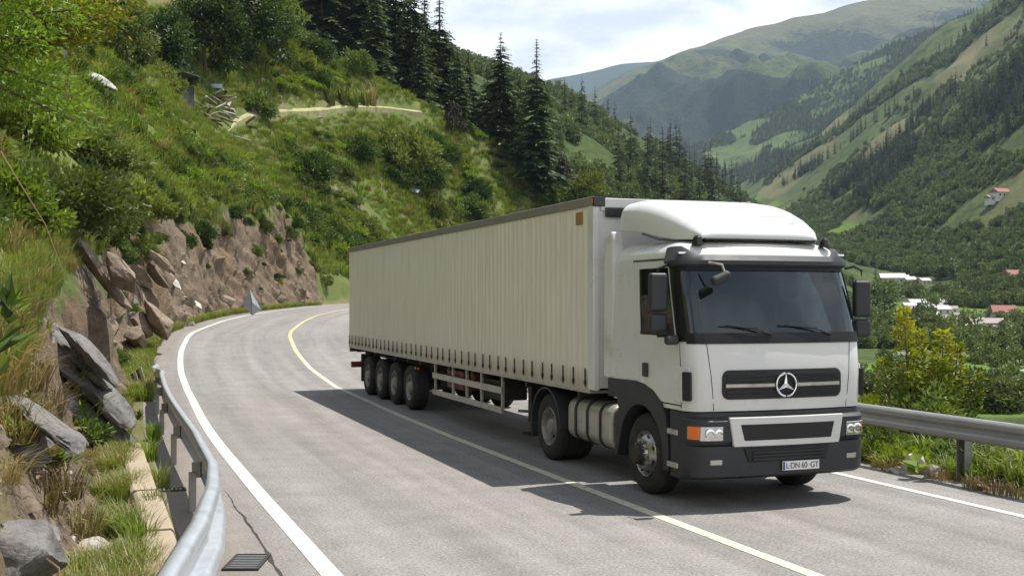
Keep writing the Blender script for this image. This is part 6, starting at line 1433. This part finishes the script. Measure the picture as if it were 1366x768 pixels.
# village trees
for px, py, hp, kd, cat in ((1292, 462, 52, 1, 0), (1285, 440, 44, 0, 1), (1240, 428, 34, 0, 0), (1228, 432, 30, 2, 0), (1168, 378, 30, 1, 1), (1215, 452, 46, 2, 0), (1198, 448, 40, 1, 0), (1180, 420, 46, 0, 0), (1262, 372, 36, 1, 0), (1230, 372, 24, 0, 1), (1240, 425, 26, 1, 1), (1335, 490, 30, 2, 0), (1345, 462, 36, 1, 0), (1365, 480, 34, 0, 0), (1305, 486, 24, 2, 0), (1320, 478, 22, 1, 0), (1180, 485, 26, 2, 0), (1225, 400, 20, 0, 0), (1275, 400, 26, 1, 0), (1300, 398, 24, 2, 0), (1345, 400, 22, 0, 0), (1250, 392, 18, 1, 0), (1320, 400, 22, 2, 0), (1190, 400, 26, 0, 0), (1315, 375, 24, 0, 0), (1290, 352, 20, 1, 1), (1328, 350, 22, 2, 0), (1358, 345, 22, 0, 0)):
    p = far_place(px, py)
    if p is None: continue
    H = hp * p[1] / F
    if cat: plant('conifer', FCON[kd], (p[0], p[1], p[2] - .3), H / 20, 'dark conifer standing between the village houses', 'conifer', 'conifers between the village houses')
    else: plant('leafy_tree', FRND[kd], (p[0], p[1], p[2] - .3), H / 7.6, 'round leafy tree standing between the village houses', 'tree', 'leafy trees between the village houses')
def house(px, py, wpx, hpx, roof, lb, depth=.8, rz=.2, flat=False, grp=None):
    p = far_place(px, py)
    if p is None: return
    q = p[1] / F; w = wpx * q; hgt = hpx * q * .55; dp = w * depth; e = empty('house', (p[0], p[1] + dp * .3, p[2] - .3), rz); tag(e, lb, 'house', grp)
    MB().box(-w / 2, w / 2, -dp / 2, dp / 2, -2, hgt).build('wall', M['wallpale'], e)
    rh = hpx * q * (.12 if flat else .45); ov = w * .06
    MB().prism([(-dp / 2 - ov, hgt + .01), (dp / 2 + ov, hgt + .01), (dp / 2 + ov, hgt + .12), (0, hgt + rh + .1), (-dp / 2 - ov, hgt + .12)], 'x', -w / 2 - ov, w / 2 + ov).build('roof', M[roof], e)
    nw = max(2, int(w / 2.4))
    for i in range(nw):
        xx = -w / 2 + w * (i + .5) / nw; MB().box(xx - w * .035 - .15, xx + w * .035 + .15, -dp / 2 - .05, -dp / 2 - .004, hgt * .35, hgt * .72).build('window', M['window'], e)
house(1192, 378, 30, 14, 'roofgrey', 'long pale-roofed house at the foot of the dry slope', .6, -.15)
house(1214, 378, 15, 10, 'roofgrey', 'small white house right of the long pale-roofed one', .8, .2)
house(1234, 378, 14, 8, 'roofgrey', 'small pale house beside the valley conifers', .8, .3)
house(1226, 409, 24, 11, 'roofgrey', 'white-roofed house in the middle of the village', .7, .1)
house(1256, 418, 22, 12, 'roofgrey', 'pale house right of the white-roofed one in mid village', .7, .3)
house(1232, 421, 16, 9, 'roofbrown', 'small brown-roofed house in mid village', .7, -.2)
house(1236, 438, 14, 9, 'roofgrey', 'small pale house partly behind trees in mid village', .7, .2)
house(1200, 455, 24, 11, 'roofgrey', 'white shed close to the right side of the cab', .6, .05, True)
house(1318, 438, 44, 15, 'roofbrown', 'long grey-brown house below the red-roofed one', .5, .1)
house(1341, 428, 28, 22, 'roofred', 'red-roofed house above the long grey-brown one', .8, -.2)
house(1327, 422, 16, 12, 'roofbrown', 'small pinkish house left of the red-roofed one', .8, .3)
house(1358, 374, 26, 15, 'roofred', 'red-roofed house on the terrace at the right edge', .8, .1)
house(1337, 264, 20, 13, 'roofred', 'red-roofed house high on the wooded slope', .8, .3)
house(1331, 268, 24, 8, 'roofbrown', 'low grey house next to the red-roofed one high on the slope', .6, .1)
house(1352, 444, 30, 12, 'roofbrown', 'brownish house at the right edge of the village', .6, -.1)
house(1300, 446, 18, 9, 'roofgrey', 'pale house left of the long grey-brown one', .7, .2)
house(1358, 458, 24, 8, 'roofgrey', 'low white building near the field at the right edge', .6, -.3, True)
for i, (px, py) in enumerate(((1243, 404), (1250, 411), (1262, 409), (1239, 415), (1221, 417), (1205, 376), (1304, 433), (1331, 441), (1347, 435), (1297, 439), (1270, 416), (1214, 411), (1246, 424), (1258, 428), (1313, 446), (1336, 448), (1280, 424), (1223, 428), (1363, 430), (1350, 452))):
    house(px, py, rng.uniform(11, 18), rng.uniform(8, 11), ('roofgrey', 'roofbrown', 'roofgrey')[i % 3], 'small pale house in the crowded middle of the far village', .75, rng.uniform(-.4, .4), False, 'small pale houses crowded in the far village')
def low_wall(px0, px1, py, hpx, lb):
    a, b = far_place(px0, py), far_place(px1, py)
    if not a or not b: return
    m = MB(); a, b = Vector(a), Vector(b); n = 14; hgt = hpx * a.y / F; dv = (b - a); nv = Vector((-dv.y, dv.x, 0)).normalized() * .25
    for i in range(n + 1):
        c = a.lerp(b, i / n); c.z = float(valley_z(np.array([c.x]), np.array([c.y]))[0])
        for (sg, zz) in ((-1, -.5), (-1, hgt), (1, hgt), (1, -.5)): m.v.append(tuple(c + nv * sg + Vector((0, 0, zz))))
    m.f = [[i * 4 + j, i * 4 + (j + 1) % 4, i * 4 + 4 + (j + 1) % 4, i * 4 + 4 + j] for i in range(n) for j in range(4)] + [[0, 1, 2, 3], [n * 4 + 3, n * 4 + 2, n * 4 + 1, n * 4]]; m.m = [0] * len(m.f)
    tag(m.build('garden_wall', M['whitepaint']), lb, 'wall')
low_wall(1328, 1400, 497, 4, 'long white wall along the far edge of the green field')
low_wall(1188, 1215, 474, 4, 'white wall behind the yellow-topped tree, left part')
low_wall(1284, 1302, 474, 4, 'white wall behind the yellow-topped tree, right part')
low_wall(1296, 1345, 392, 3, 'pale wall along the lane up to the terrace house')
# ------------------------------------------------------------------ haze
hz = MB().box(-9400, 9400, -320, 9300, -17.5, 2600).build('haze', None)
hm_ = bpy.data.materials.new('haze'); hm_.use_nodes = True; t_ = hm_.node_tree; t_.nodes.clear()
pv = t_.nodes.new('ShaderNodeVolumePrincipled'); pv.inputs['Color'].default_value = (.58, .77, 1, 1); pv.inputs['Density'].default_value = .000064; pv.inputs['Anisotropy'].default_value = .2
oo = t_.nodes.new('ShaderNodeOutputMaterial'); Lk(t_, pv.outputs[0], oo.inputs['Volume']); hz.data.materials.append(hm_); hz['kind'] = 'stuff'
